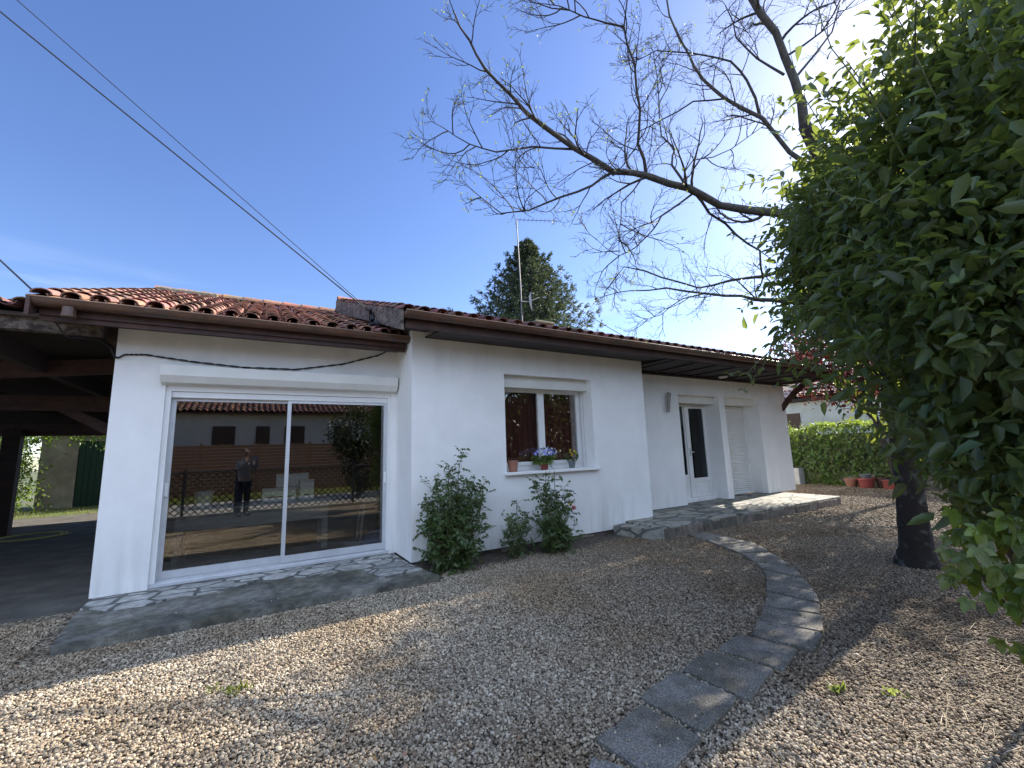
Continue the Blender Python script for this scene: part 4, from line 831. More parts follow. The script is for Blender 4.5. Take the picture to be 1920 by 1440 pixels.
shoot([at(1520, 620, 3.2), at(1470, 600, 3.1), at(1440, 660, 3.0), at(1400, 700, 2.95), at(1368, 700, 2.9)], .085, .07)
shoot([at(1500, 560, 3.2), at(1455, 640, 3.05), at(1430, 690, 3.0), at(1395, 730, 2.95)], .085, .07)
shoot([at(1560, 260, 3.3), at(1500, 300, 3.2), at(1430, 340, 3.15), at(1360, 355, 3.1)], .08, .08)
shoot([at(1540, 420, 3.4), at(1470, 430, 3.3), at(1400, 450, 3.2), at(1370, 440, 3.2)], .075, .08)
shoot([at(1560, 480, 3.6), at(1480, 500, 3.5), at(1430, 545, 3.4), at(1390, 580, 3.4)], .075, .09)
shoot([at(1720, 330, 2.6), at(1640, 200, 2.6), at(1560, 90, 2.6), at(1525, 0, 2.6)], .07, .10, .005)
shoot([at(1800, 260, 2.4), at(1740, 150, 2.4), at(1690, 50, 2.4), at(1655, -30, 2.4)], .09, .09, .005)
shoot([at(1640, 330, 2.8), at(1560, 270, 2.8), at(1500, 170, 2.8), at(1480, 80, 2.8)], .05, .09)
shoot([at(1760, 290, 2.2), at(1640, 380, 2.2), at(1560, 360, 2.2), at(1545, 330, 2.2)], .085, .08)
shoot([at(1760, 900, 2.5), at(1700, 860, 2.5), at(1640, 835, 2.5), at(1612, 815, 2.5)], .05, .06)
for k in range(90):
    c, r = random.choice(vb); u = Vector(rnd_dirs(1)[0]); u.z = abs(u.z) * .6
    a = Vector(c) + u * r[0] * .85; 
    if (a - Vector(CAM)).dot(Vector((.506, .849, .15))) < 1.5: continue
    b = a + (u + Vector((-.3, .1, .3))) * random.uniform(.15, .42); shoot([a, a.lerp(b, .5) + Vector((0, 0, .03)), b + Vector((0, 0, -.02))], .075, .06)
so_ = shoots.build('shoot', 'stem', vn); so_['kind'] = 'stuff'
leaf_mesh('shoot_leaves', 'vine', LP, LD, LN, LZ, .58, vn)
# ---- ivy at lower right
iv = thing('ivy', 'broad lobed yellowish green ivy leaves hanging low at the right edge', 'ivy', (3.2, .5, 0))
P = []; D = []; N = []; Z = []
for (px, py, d, n) in ((1905, 1060, 1.9, 30), (1865, 1030, 2.0, 16), (1935, 1120, 1.8, 26), (1890, 960, 2.3, 22), (1950, 960, 1.9, 30), (1810, 1030, 2.1, 6), (1975, 1190, 1.8, 12)):
    c = at(px, py, d)
    for k in range(n):
        p = c + Vector(np.random.normal(size=3)) * .085; ax_ = Vector((-.5 + random.uniform(-.4, .4), random.uniform(-.4, .4), -.8)); nn = Vector((-.55, -.55, .55)) + Vector(rnd_dirs(1)[0]) * .4
        sz = random.uniform(.06, .10)
        for a, f in ((0, 1), (.95, .72), (-.95, .72), (1.9, .5), (-1.9, .5)):
            P.append(p); D.append(Matrix.Rotation(a, 3, nn.normalized()) @ ax_); N.append(nn); Z.append(sz * f)
leaf_mesh('foliage', 'ivy', P, D, N, Z, .62, iv, .08, .1)
mb = MB()
for k in range(14):
    a = at(1900 + random.uniform(-60, 60), 1080, 1.95); b = Vector((a.x + random.uniform(.4, .8), a.y - random.uniform(.4, .6), 0)); mb.tube([b, b.lerp(a, .5) + Vector(rnd_dirs(1)[0]) * .08, a], [.008, .006, .003], 5)
mb.build('stem', 'twig', iv)
# ---- leafy trees beyond (shade the yard), red maple
def tree(name, label, m, blobs, base, rt_, ncl, per, cr, lsz, wid, limbs=10, inner=.45):
    t = thing(name, label, 'tree', (base[0], base[1], 0), 'leafy garden trees around the house' if 'maple' not in name else None); c = Vector(blobs[0][0]); mb = MB()
    top = Vector((c.x, c.y, c.z * .75)); b = Vector((base[0], base[1], -.05)); mb.tube([b, b.lerp(top, .4) + Vector((.08, .05, 0)), top], [rt_, rt_ * .8, rt_ * .5], 10)
    mb.build('trunk', 'bark', t, True); mb = MB()
    for k in range(limbs):
        bb = random.choice(blobs); e = Vector(bb[0]) + Vector(rnd_dirs(1)[0] * np.array(bb[1])) * .8; s = b.lerp(top, random.uniform(.5, 1)); mb.tube([s, s.lerp(e, .5) + Vector((0, 0, .15)), e], [rt_ * .45, rt_ * .25, .01], 5)
    mb.build('limb', 'bark', t); P, D, N = clump_cloud(blobs, ncl, per, cr, inner)
    leaf_mesh('crown', m, P, D, N, np.random.uniform(.7, 1.3, len(P)) * lsz, wid, t); return t
tree('red_maple', 'dark red leaved maple beyond the right end of the house', 'maple', [((12.6, 4.5, 3.9), (1.3, 1.1, 1.0)), ((12.9, 5.3, 4.2), (1.0, 1.0, .8)), ((13.2, 4.6, 3.0), (1.2, 1.0, .6)), ((11.6, 4.0, 4.6), (1.1, .9, .9)), ((13.1, 3.2, 3.6), (1.2, 1.3, 1.0)), ((13.0, 5.9, 4.0), (.7, .8, .4)), ((12.8, 5.0, 2.9), (1.0, .9, .45))], (13.3, 4.2), .10, 760, 16, .13, .075, .7)
tree('leafy_tree', 'dense green tree crown hidden mostly behind the vine, beyond the bare tree', 'tree_leaf', [((10.3, 3.7, 4.6), (1.2, .9, 1.1)), ((9.4, 3.6, 4.1), (.9, .6, .8)), ((10.6, 3.1, 4.9), (1.0, .5, .8)), ((8.0, 2.85, 4.1), (.9, .4, .5)), ((13.2, 2.4, 4.6), (1.2, 1.0, 1.0)), ((12.2, 3.3, 5.2), (1.1, .8, .8)), ((14.6, 3.4, 5.0), (1.2, 1.2, .9)), ((6.9, 2.7, 3.6), (.5, .35, .4))], (11.2, 1.3), .11, 560, 17, .16, .11, .6, inner=.2)
tree('tall_tree', 'tall green tree crown behind the vine shading the middle of the yard', 'tree_leaf', [((11.5, 3.8, 6.2), (1.0, .9, .8)), ((10.0, 3.4, 5.2), (.8, .6, .6)), ((12.5, 3.5, 7.0), (1.0, 1.0, .8)), ((13.5, 4.6, 7.0), (1.1, 1.0, .8)), ((12.4, 4.6, 6.6), (.7, .8, .7)), ((14.7, 5.1, 7.2), (1.1, 1.0, .7)), ((9.3, 2.9, 5.0), (.5, .4, .5))], (12.9, 1.4), .14, 470, 15, .17, .11, .6, inner=.25)
# ---- spruce behind the roof
sp = thing('spruce_tree', 'dark pointed spruce rising behind the roof beside the aerial mast', 'tree', (15.9, 24, 0))
mb = MB(); mb.tube([(15.9, 24, 0), (15.9, 24, 8), (15.85, 24, 16.0)], [.25, .16, .02], 8); mb.build('trunk', 'bark', sp)
P = []; D = []; br = MB(); z = 7.2
while z < 15.9:
    h = (16.1 - z); R_ = min(5.0, .22 + h * .74) * random.uniform(.8, 1.1); nb = 11 if z < 14 else 8
    for k in range(nb):
        a = (k + random.uniform(-.3, .3)) * 6.283 / nb + z * 2.1; rr_ = R_ * random.uniform(.72, 1.08); Q = []
        for i in range(9):
            f = i / 8; x_ = rr_ * f; Q.append(Vector((15.88 + math.cos(a) * x_, 24 + math.sin(a) * x_, z - .30 * rr_ * math.sin(f * 2.3) * .8 + .42 * rr_ * f * f * .9 + (.15 * f if z > 14 else 0))))
        br.tube(Q, [.03 * (1 - f / 9) + .006 for f in range(9)], 4, cap=False)
        for i in range(2, 9):
            q = Q[i]; t = (Q[i] - Q[i - 1]).normalized(); sd = t.cross(Vector((0, 0, 1))).normalized()
            for s in range(7):
                ln = rr_ * .20 * (1.15 - i / 9) + .16; dd = (t * random.uniform(.2, .9) + sd * random.uniform(-1, 1) + Vector((0, 0, random.uniform(-.6, .15)))).normalized()
                for j in range(6):
                    pp = q + dd * ln * j / 5 + Vector(np.random.normal(size=3)) * .02
                    for _ in range(2): P.append(pp); D.append(dd + Vector(rnd_dirs(1)[0]) * .75)
    z += random.uniform(.36, .50)
br.build('branch', 'bark', sp); leaf_mesh('crown', 'needle', P, D, rnd_dirs(len(P)), np.random.uniform(.10, .19, len(P)), .30, sp)
print('needles', len(P))
# ---- hedge at right with low wall and pots
hd = thing('hedge', 'clipped ivy hedge with sunlit top behind the yard', 'hedge', (16.9, 5, 0))
n = 15000; Yh = np.random.uniform(-3, 12.5, n); face = np.random.rand(n)
X = np.where(face < .62, 16.42 + np.random.normal(size=n) * .07, np.random.uniform(16.4, 17.5, n)); Zt = 1.88 + .09 * np.sin(Yh * 2.1) + .06 * np.sin(Yh * 5.3)
Zh = np.where(face < .62, np.random.uniform(.34, 1.9, n), Zt + np.random.normal(size=n) * .05); Zh = np.minimum(Zh, Zt + .1)
X = X + .09 * np.sin(Yh * 3.7) * np.cos(Zh * 4)
P = np.stack([X, Yh, Zh], 1); D = np.stack([-np.ones(n) * .5, np.random.normal(size=n) * .6, np.where(face < .62, -.6, .4) + np.random.normal(size=n) * .4], 1)
N = np.stack([np.where(face < .62, -.7, -.1), np.random.normal(size=n) * .4, np.where(face < .62, .5, 1.0)], 1) + np.random.normal(size=(n, 3)) * .25
leaf_mesh('foliage', 'hedgeleaf', P, D, N, np.random.uniform(.07, .13, n), .75, hd)
P = []; D = []
for k in range(420):
    y_ = random.uniform(-3, 12); x_ = random.uniform(16.4, 17.4); h_ = random.uniform(.05, .32)
    for j in range(6): P.append((x_ + random.gauss(0, .02), y_ + random.gauss(0, .02), 1.88 + h_ * j / 5)); D.append((random.gauss(0, 1), random.gauss(0, 1), .6))
leaf_mesh('young_shoots', 'hedgeleaf', P, D, rnd_dirs(len(P)), np.random.uniform(.04, .08, len(P)), .6, hd)
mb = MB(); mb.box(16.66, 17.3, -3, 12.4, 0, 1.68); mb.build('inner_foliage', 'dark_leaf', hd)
mb = MB(); mb.box(16.50, 16.61, -3.0, 12.6, -.03, .40, .02); tag(mb.build('retaining_wall', 'lowwall'), 'low beige retaining wall under the hedge', 'wall')
def pot(name, label, cat, m, x, y, z, r, h, rim=.012, taper=.72, group=None, n=24, soil=True):
    t = thing(name, label, cat, (x, y, z), group); mb = MB()
    mb.lathe([(r * taper, 0), (r * .96, h * .80), (r * 1.0, h * .80), (r * 1.02, h * .82), (r * 1.02, h * .985), (r * 1.0, h), (r * .90, h), (r * .88, h * .9)], n, (x, y, z)); mb.build('body', m, t, False)
    if soil: mb = MB(); mb.lathe([(r * .875, h * .88), (r * .87, h * .905)], n, (x, y, z)); mb.build('soil', 'soil', t)
    return t
pot('terracotta_pot', 'terracotta pot at the foot of the hedge, left of the red pot', 'pot', 'terracotta', 16.2, 6.45, 0, .17, .25)
pot('red_pot', 'round red plastic pot below the hedge with a grey one stacked in it', 'pot', 'redpot', 16.0, 5.98, 0, .22, .31)
pot('grey_pot', 'small dark grey pot stacked inside the red pot', 'pot', 'greypot', 16.0, 5.98, .28, .15, .14)
pot('brown_pot', 'brownish pot half hidden between red pot and trough', 'pot', 'brownwood', 16.2, 5.62, 0, .20, .34)
pt = thing('planter_trough', 'long red plastic trough at the foot of the hedge', 'planter', (15.95, 5.1, 0)); mb = MB()
mb.ext([(15.85, 4.80, 0), (16.08, 4.80, 0), (16.12, 4.80, .26), (15.81, 4.80, .26)], (0, .72, 0)); mb.box(15.79, 16.14, 4.77, 5.55, .25, .28, .005); mb.build('body', 'redpot', pt); mb = MB(); mb.box(15.83, 16.10, 4.81, 5.51, .262, .285); mb.build('soil', 'soil', pt)
gb = thing('square_planter', 'pale grey square planter beside the right corner of the house', 'planter', (16.3, 8.1, 0)); mb = MB(); mb.box(16.0, 16.38, 7.86, 8.35, 0, .56, .01); mb.build('body', 'palegrey', gb); mb = MB(); mb.box(16.04, 16.34, 7.9, 8.31, .56, .575); mb.build('soil', 'soil', gb)
# small leaf bursts of ivy over the retaining wall
P = []; D = []
for k in range(700):
    y_ = random.gauss(7.2, .35) if k % 2 else random.uniform(3, 12); P.append((16.42 + random.gauss(0, .04), y_, abs(random.gauss(.18, .12)))); D.append((-.5, random.gauss(0, .6), -.4))
leaf_mesh('trailing_ivy', 'hedgeleaf', P, D, rnd_dirs(len(P)) * .5 + np.array([-.6, 0, .6]), np.random.uniform(.05, .1, len(P)), .75, hd)
# ---- neighbour house at right
nb = thing('neighbour_house', 'pale rendered house with tiled roof behind the hedge', 'house', (24, 6, 0))
mb = MB(); mb.box(21, 30, -2, 16, 0, 3.2); mb.build('wall', 'render_grey', nb)
mb = MB(); mb.box(20.93, 20.999, 9.95, 10.55, 1.7, 2.72); mb.build('window', 'brownshutter', nb)
mb = MB(); mb.box(20.86, 20.998, -2.2, 16.2, 3.20, 3.34); mb.build('eave_board', 'palegrey', nb)
def tile_roof_x(y0, y1, x0, z0, x1, slope):   # rows running along x
    q = tile_roof(y0, y1, x0, z0, x1, slope, .24, .36); q.v = [(b, a, c) for a, b, c in q.v]; return q
mb = tile_roof_x(2, 13, 20.75, 3.40, 22.2, .33); mb.build('tile_roof', 'tile_pale', nb)
mb = tile_roof_x(2, 10.5, 22.0, 3.98, 25.5, .33); mb.build('tile_roof', 'tile_pale', nb)
mb = MB(); mb.ext([(20.8, 1.5, 3.35), (26, 1.5, 5.0), (26, 1.5, 3.2), (20.8, 1.5, 3.2)], (0, 12, 0)); mb.build('roof_deck', 'darkwood', nb)
mb = MB(); mb.tube([(21.85, 10.6, 3.92), (21.85, 1, 3.92)], .07, 10); mb.build('gutter', 'palegrey', nb)
c_ = MB(); c_.box(24.0, 24.6, 10.4, 11.2, 4.0, 6.1); co = c_.build('chimney', 'tile_ridge', nb)
c_ = MB(); c_.box(23.9, 24.7, 10.3, 11.3, 6.5, 6.58)
for (a, b) in ((24.0, 10.4), (24.5, 10.4), (24.0, 10.75), (24.0, 11.1), (24.5, 11.1)): c_.box(a, a + .1, b, b + .1, 6.1, 6.5)
c_.build('chimney_cap', 'palegrey', co)
tree('garden_tree', 'dark rounded evergreen far right behind the neighbouring roof', 'tree_leaf', [((24, 0, 4), (3, 3, 2.5)), ((19.5, -1, 3.4), (2.2, 2.4, 2.2))], (22, -1), .2, 500, 14, .3, .2, .6)
# ---- trees behind the carport
tree('garden_tree', 'sunlit shrubby tree seen through the carport beside the outbuilding', 'tree_leaf', [((-7.0, 19.6, 1.0), (.75, .7, .9)), ((-7.2, 19.4, 2.6), (1.5, .9, .6)), ((-5.0, 20.0, 2.75), (1.8, .6, .42)), ((-8.6, 20, 2.2), (1.0, .8, 1.5)), ((-8.3, 21, .9), (1.2, .8, 1.0)), ((-8.4, 19.2, 1.3), (.8, .6, 1.2)), ((-6.3, 19.6, .8), (.5, .35, .75)), ((-6.6, 19.8, 1.8), (.5, .35, .7)), ((-9.6, 20.5, 1.6), (1.5, .8, 1.6)), ((-11.5, 20.5, 1.8), (1.6, .8, 1.8))], (-6.9, 19.9), .07, 1200, 16, .16, .11, .55)
tree('garden_tree', 'dark tall tree at far left behind the carport', 'tree_leaf', [((-9.5, 22, 3.5), (2.5, 2, 2.6))], (-9.5, 22), .2, 350, 14, .3, .18, .6)
# ---- roses by the wall
def rose(name, label, base, stems, lsz, dens, seedn, flowers=()):
    random.seed(seedn); np.random.seed(seedn); t = thing(name, label, 'rose bush', (base[0], base[1], 0), 'rose bushes at the wall foot'); mb = MB(); P = []; D = []
    for (tx, tz, bulk) in stems:
        e = Vector((tx, base[1] + random.uniform(-.18, .10), tz)); b = Vector((base[0] + random.uniform(-.08, .08), base[1] + random.uniform(-.06, .06), 0)); mid = b.lerp(e, .5) + Vector(((e.x - b.x) * .18, random.uniform(-.12, .08), .05)); Q = [b, b.lerp(mid, .5) + Vector(rnd_dirs(1)[0]) * .02, mid, mid.lerp(e, .5) + Vector(rnd_dirs(1)[0]) * .03, e]
        mb.tube(Q, [.010, .008, .007, .005, .0025], 5)
        for k in range(int(dens * bulk * 1.3)):
            f = random.uniform(.12, 1) * 4; i = min(int(f), 3); q = Q[i].lerp(Q[i + 1], f - i); taper = .15 if i == 3 else 1
            o = Vector(np.random.normal(size=3)) * np.float64(.085 * bulk * (1 - .7 * max(0, f - 2.6) / 1.4)); c = q + o; dd = (Vector(rnd_dirs(1)[0]) + Vector((0, 0, .1))).normalized(); sd = dd.cross(Vector((0, 0, 1))).normalized()
            mb.tube([q, c, c + dd * lsz * 1.6], [.003, .0022, .001], 3, cap=False)
            for (a, s) in ((.4, 1), (.4, -1), (1.0, 1), (1.0, -1), (1.6, 0)): P.append(c + dd * lsz * a); D.append(dd * (.5 if s else 1) + sd * s * .9 + Vector((0, 0, -.35)))
    mb.build('stem', 'stem', t); n = len(P); leaf_mesh('foliage', 'rose_leaf', P, D, np.random.normal(size=(n, 3)) * .35 + np.array([0, -.35, .8]), np.random.uniform(.75, 1.25, n) * lsz, .64, t)
    for (c, m_, r) in flowers:
        k = 26; leaf_mesh('flower', m_, [c] * k, rnd_dirs(k) + np.array([0, -.3, .6]), rnd_dirs(k), [r] * k, .9, t, .3, -.2)
    return t
rose('rose_bush', 'tall dense dark rose bush at the left corner of the middle wall', (2.25, 5.40), [(2.36, 1.50, 1), (2.14, 1.32, 1), (2.02, 1.15, 1.3), (2.58, 1.15, 1.3), (2.74, 1.05, .9), (1.86, .90, 1), (2.35, 1.05, 1.9), (2.50, .85, 1.9), (2.05, .75, 1.9), (2.3, .55, 2.0), (2.2, .95, 1.9), (2.1, .35, 1.6), (2.4, .35, 1.5), (1.95, .62, 1.4)], .052, 40, 11)
rose('rose_bush', 'smallest rose bush, thin stems, between the two others', (3.20, 5.42), [(3.22, .80, 1), (3.05, .62, 1), (3.38, .62, 1), (3.28, .45, 1), (3.08, .42, .9)], .045, 22, 12)
rose('rose_bush', 'bushy rose with a pink bloom below the window sill', (3.85, 5.36), [(3.66, 1.17, 1), (3.50, 1.08, 1), (3.84, 1.18, 1), (3.62, .9, 1.5), (3.78, .75, 1.5), (3.95, .95, 1), (4.12, .60, .9), (3.72, .5, 1.6), (3.95, .30, 1.5), (4.05, .2, 1.2), (3.62, .42, 1.2), (3.86, .2, 1.3)], .05, 30, 13, [((4.17, 5.28, .60), 'petal_pink', .045), ((4.08, 5.25, .66), 'petal_yellow', .03)])
random.seed(21); np.random.seed(21)
# weeds in gravel, dead twigs, straw
def sprig(name, x, y, n, r, sz, label, m='grass', wid=.3):
    P = np.stack([np.random.normal(x, r, n), np.random.normal(y, r, n), np.full(n, .01)], 1); D = np.random.normal(size=(n, 3)) * .5 + np.array([0, 0, .9])
    o = leaf_mesh(name, m, P, D, np.random.normal(size=(n, 3)), np.random.uniform(.6, 1.2, n) * sz, wid); return tag(o, label, 'weed')
a = at(1, 1, 1)
sprig('weed', -.02, 3.55, 34, .035, .045, 'tiny weed tuft on the sunlit gravel, left centre'); sprig('weed', -.16, 3.62, 18, .04, .035, 'sparse weed tuft beside the left gravel tuft')
sprig('weed', 3.06, 1.45, 22, .02, .05, 'small bright green seedling in the sunlit gravel at right', 'bud', .5); sprig('weed', 3.30, 1.25, 14, .03, .04, 'yellowish seedling nearer the right edge', 'bud', .5)
P = np.stack([np.random.uniform(2.7, 4.8, 420), np.random.uniform(.6, 1.5, 420), np.random.uniform(.012, .03, 420)], 1); keep = (P[:, 1] < .55 + (P[:, 0] - 2.6) * .55 + .25); P = P[keep]
D = np.stack([np.ones(len(P)) * .9, np.random.normal(size=len(P)) * .5 - .3, np.random.normal(size=len(P)) * .08], 1)
tag(leaf_mesh('dry_straw', 'straw', P, D, np.random.normal(size=P.shape) * .2 + np.array([0, 0, 1]), np.random.uniform(.08, .22, len(P)), .012, fold=.01, droop=.03), 'dry straw and stalks littering the gravel at right', kind='stuff')
def stick(label, pts, r, m='dead_twig'):
    Q = []
    for a_, b_ in zip(pts[:-1], pts[1:]):
        for f_ in (0, .33, .66): Q.append(Vector(a_).lerp(Vector(b_), f_) + Vector((random.gauss(0, .007), random.gauss(0, .007), abs(random.gauss(0, .003)))))
    pts = Q + [Vector(pts[-1])]; mb = MB(); mb.tube(pts, [r * (1 - .6 * i / (len(pts) - 1)) for i in range(len(pts))], 6); tag(mb.build('twig', m), label, 'twig')
stick('short pale stick lying on the second slab', [(1.45, 1.62, .047), (1.50, 1.56, .05), (1.54, 1.50, .047)], .006); stick('long pale fallen twig on the gravel at lower right', [(2.72, .98, .028), (2.85, 1.02, .032), (3.1, .98, .028), (3.5, 1.08, .034)], .0035); stick('bent fallen twig branching above the long one', [(2.86, 1.02, .03), (2.92, 1.09, .04), (3.02, 1.12, .03), (3.12, 1.19, .028)], .003)
# fallen leaves
P = np.stack([np.random.uniform(-1.5, 8, 260), np.random.uniform(.9, 4.9, 260), np.full(260, .026)], 1)
tag(leaf_mesh('leaf_litter', 'litter', P, np.random.normal(size=P.shape) * np.array([1, 1, .1]), np.array([[0, 0, 1]]) + np.random.normal(size=P.shape) * .2, np.random.uniform(.015, .045, 260), .55), 'few dry fallen leaves on the gravel', kind='stuff')
# ================================================================== SILL POTS
pot('terracotta_pot', 'empty terracotta pot at the left end of the window sill', 'pot', 'terracotta', 3.43, 5.80, 1.165, .085, .17, soil=False)
p2 = pot('flower_pot', 'terracotta pot of blue and white daisies in the middle of the sill', 'flower pot', 'redpot', 4.02, 5.80, 1.165, .075, .125)
P = []; D = []
for k in range(150): a = random.uniform(0, 6.28); r_ = random.uniform(.02, .17); P.append((4.02 + math.cos(a) * r_, 5.80 + math.sin(a) * r_ * .8, 1.29 + random.uniform(-.02, .10))); D.append((math.cos(a), math.sin(a), random.uniform(-.7, .4)))
leaf_mesh('foliage', 'hedgeleaf', P, D, np.random.normal(size=(150, 3)) * .3 + np.array([0, 0, 1]), np.random.uniform(.05, .085, 150), .85, p2)
P = []; D = []; C = []
for k in range(85):
    u = rnd_dirs(1)[0]; u[2] = abs(u[2]); c = np.array([4.04, 5.79, 1.40]) + u * np.array([.19, .13, .12]); C.append((c, u))
for nm, lo, hi in (('petal_blue', 0, 55), ('petal_white', 55, 85)):
    P = []; D = []; N = []
    for c, u in C[lo:hi]:
        c = c + (np.array([.05, 0, .01]) if nm == 'petal_white' else np.array([-.02, 0, 0])); e1 = np.cross(u, [.3, .5, .1]); e1 /= np.linalg.norm(e1); e2 = np.cross(u, e1)
        for j in range(8): a = j * math.pi / 4; P.append(c); D.append(e1 * math.cos(a) + e2 * math.sin(a) + u * .2); N.append(u)
    leaf_mesh('blossoms', nm, P, D, N, np.full(len(P), .021), .6, p2, 0, 0)['kind'] = 'stuff'
p3 = pot('flower_pot', 'small grey pot of yellow flowers at the right end of the sill', 'flower pot', 'greypot', 4.62, 5.84, 1.165, .062, .11)
P = []; D = []
for k in range(110): u = rnd_dirs(1)[0]; P.append((4.62 + u[0] * .09, 5.84 + u[1] * .08, 1.35 + u[2] * .07)); D.append(u + np.array([0, 0, -.2]))
leaf_mesh('foliage', 'rose_leaf', P, D, rnd_dirs(110) + np.array([0, 0, .8]), np.random.uniform(.03, .05, 110), .6, p3)
for (a, b, c) in ((4.56, 5.80, 1.42), (4.64, 5.78, 1.44), (4.69, 5.81, 1.40), (4.60, 5.84, 1.46), (4.58, 5.77, 1.38)):
    D = [rnd_dirs(1)[0] + np.array([0, -.2, .4]) for j in range(16)]; leaf_mesh('flower', 'petal_yellow', [(a, b, c)] * 16, D, rnd_dirs(16), np.full(16, .028), .8, p3)
# ================================================================== CABLES
def cable(label, pts, r, sag=0, twist=0, name='cable'):
    mb = MB(); Q = []
    for a, b in zip(pts[:-1], pts[1:]):
        a, b = Vector(a), Vector(b)
        for i in range(16): f = i / 16; Q.append(a.lerp(b, f) - Vector((0, 0, sag * 4 * f * (1 - f))))
    Q.append(Vector(pts[-1]))
    if twist:
        for ph in (0, math.pi):
            mb.tube([q + Vector((0, math.cos(i * twist + ph) * r * 1.1, math.sin(i * twist + ph) * r * 1.1)) for i, q in enumerate(Q)], r, 5)
    else: mb.tube(Q, r, 6)
    return tag(mb.build(name, 'black'), label, 'cable', 'overhead service wires' if name == 'overhead_wire' else None)
A = Vector((1.40, 6.45, 3.62)); B1 = A + (at(-2, 20, 5) - A) * 4; B2 = A + (at(20, -8, 4.7) - A) * 4
cable('lower of the two overhead service wires running to the roof step', [B1, A], .009, .0, name='overhead_wire'); cable('upper thin overhead wire running to the roof step', [B2, A + Vector((-.02, .05, .06))], .005, .0, name='overhead_wire')
C1 = Vector((-2.0, 5.85, 3.22)); cable('short overhead wire meeting the left end of the roof', [C1 + (at(-5, 483, 5.0) - C1) * 8, C1], .009, name='overhead_wire')
cable('faint distant wire descending to the right roof edge', [at(1060, 560, 17), at(1190, 640, 17)], .014, .1, name='overhead_wire')
# junction and lead-in at the rake board
mb = MB(); mb.tube([A + Vector((-.05, -.15, .03)), A + Vector((0, .1, -.05)), A + Vector((0, .05, -.16)), (1.40, 6.15, 3.40), (1.40, 6.0, 3.33)], .022, 8); mb.tube([A, A + Vector((.01, -.05, -.12))], .04, 8); tag(mb.build('wire_anchor', 'black'), 'black wire anchor and lead-in bunched on the rake board', 'wire anchor')
cable('black twisted cable sagging across the white wall above the sliding door', [(-1.47, 6.43, 2.70), (-1.43, 6.42, 2.69), (-1.38, 6.43, 2.735), (-1.2, 6.43, 2.75), (-.75, 6.42, 2.70), (-.2, 6.42, 2.665), (.4, 6.42, 2.68), (1.0, 6.43, 2.80), (1.5, 6.43, 2.97), (1.62, 6.42, 3.04)], .006, 0, .8)
cable('black cable looping under the carport eave to the wall corner', [(-1.85, 5.98, 2.95), (-1.78, 6.1, 2.82), (-1.6, 6.3, 2.86), (-1.5, 6.42, 2.80), (-1.47, 6.44, 2.70)], .007)
# ================================================================== ROOM CONTENTS (seen through the glass)
tb = thing('table', 'long pale painted table behind the sliding glass door', 'table', (-.1, 7.7, .1))
mb = MB(); mb.box(-.95, 1.05, 7.35, 8.1, .80, .84); mb.build('tabletop', 'tablewhite', tb); mb = MB(); mb.box(-.88, .98, 7.42, 7.45, .55, .80); mb.box(-.88, .98, 8.0, 8.03, .55, .80); mb.build('apron', 'tablewhite', tb)
for (x, y) in ((-.9, 7.40), (.92, 7.40), (-.9, 7.97), (.92, 7.97)): mb = MB(); mb.box(x, x + .08, y, y + .08, .10, .80); mb.build('leg', 'tablewhite', tb)
for (lab, x0, x1, z0, z1, y0) in (('white box with black markings on the left of the table group', .10, .55, .842, 1.02, 7.5), ('tall white box standing behind on the table', .28, .74, .842, 1.22, 7.74), ('white box at the right end of the table group', .60, .80, .842, 1.12, 7.52)):
    b_ = thing('storage_box', lab, 'box', (x0, y0, z0), 'white boxes on the table'); mb = MB(); mb.box(x0, x1, y0, y0 + .22, z0, z1, .008); mb.build('body', 'boxwhite', b_); mb = MB(); mb.box(x0 - .005, x1 + .005, y0 - .005, y0 + .225, z1 + .001, z1 + .018, .003); mb.build('lid', 'boxwhite', b_); mb = MB(); mb.box(x0 + .06, x1 - .06, y0 - .004, y0 - .001, z0 + .06, z0 + .08); mb.build('handle', 'black', b_)
bk = thing('bucket', 'pale translucent bucket on the left of the table', 'bucket', (-.62, 7.6, .84)); mb = MB(); mb.lathe([(.09, 0), (.12, .20), (.125, .20), (.125, .215), (.115, .215)], 18, (-.62, 7.6, .842)); mb.build('body', 'boxwhite', bk)
wb = thing('workbench', 'small workbench with curved top at the right of the room', 'workbench', (1.75, 7.6, .1)); mb = MB(); mb.box(1.50, 2.15, 7.5, 7.9, .80, .86, .01); mb.box(1.55, 2.1, 7.52, 7.88, .70, .80); mb.build('worktop', 'tablewhite', wb)
for (x, y, dx) in ((1.58, 7.55, -.06), (2.02, 7.55, .06), (1.58, 7.82, -.06), (2.02, 7.82, .06)): mb = MB(); mb.tube([(x, y, .72), (x + dx, y, .10)], .022, 6); mb.build('leg', 'tablewhite', wb)
cl_ = thing('cloth_bundle', 'navy cloth heap on the room floor at right', 'cloth', (1.75, 7.1, .1)); mb = MB(); mb.lathe([(.30, 0), (.28, .12), (.18, .22), (.05, .25)], 14, (1.78, 7.15, .10), 1.1, .6); mb.build('fabric', 'bluecloth', cl_, True)
tw = MB(); tw.box(1.98, 2.2, 6.95, 6.98, 1.25, 1.75, .01); tag(tw.build('hanging_towel', 'turq'), 'turquoise cloth hanging inside by the right door edge', 'cloth')
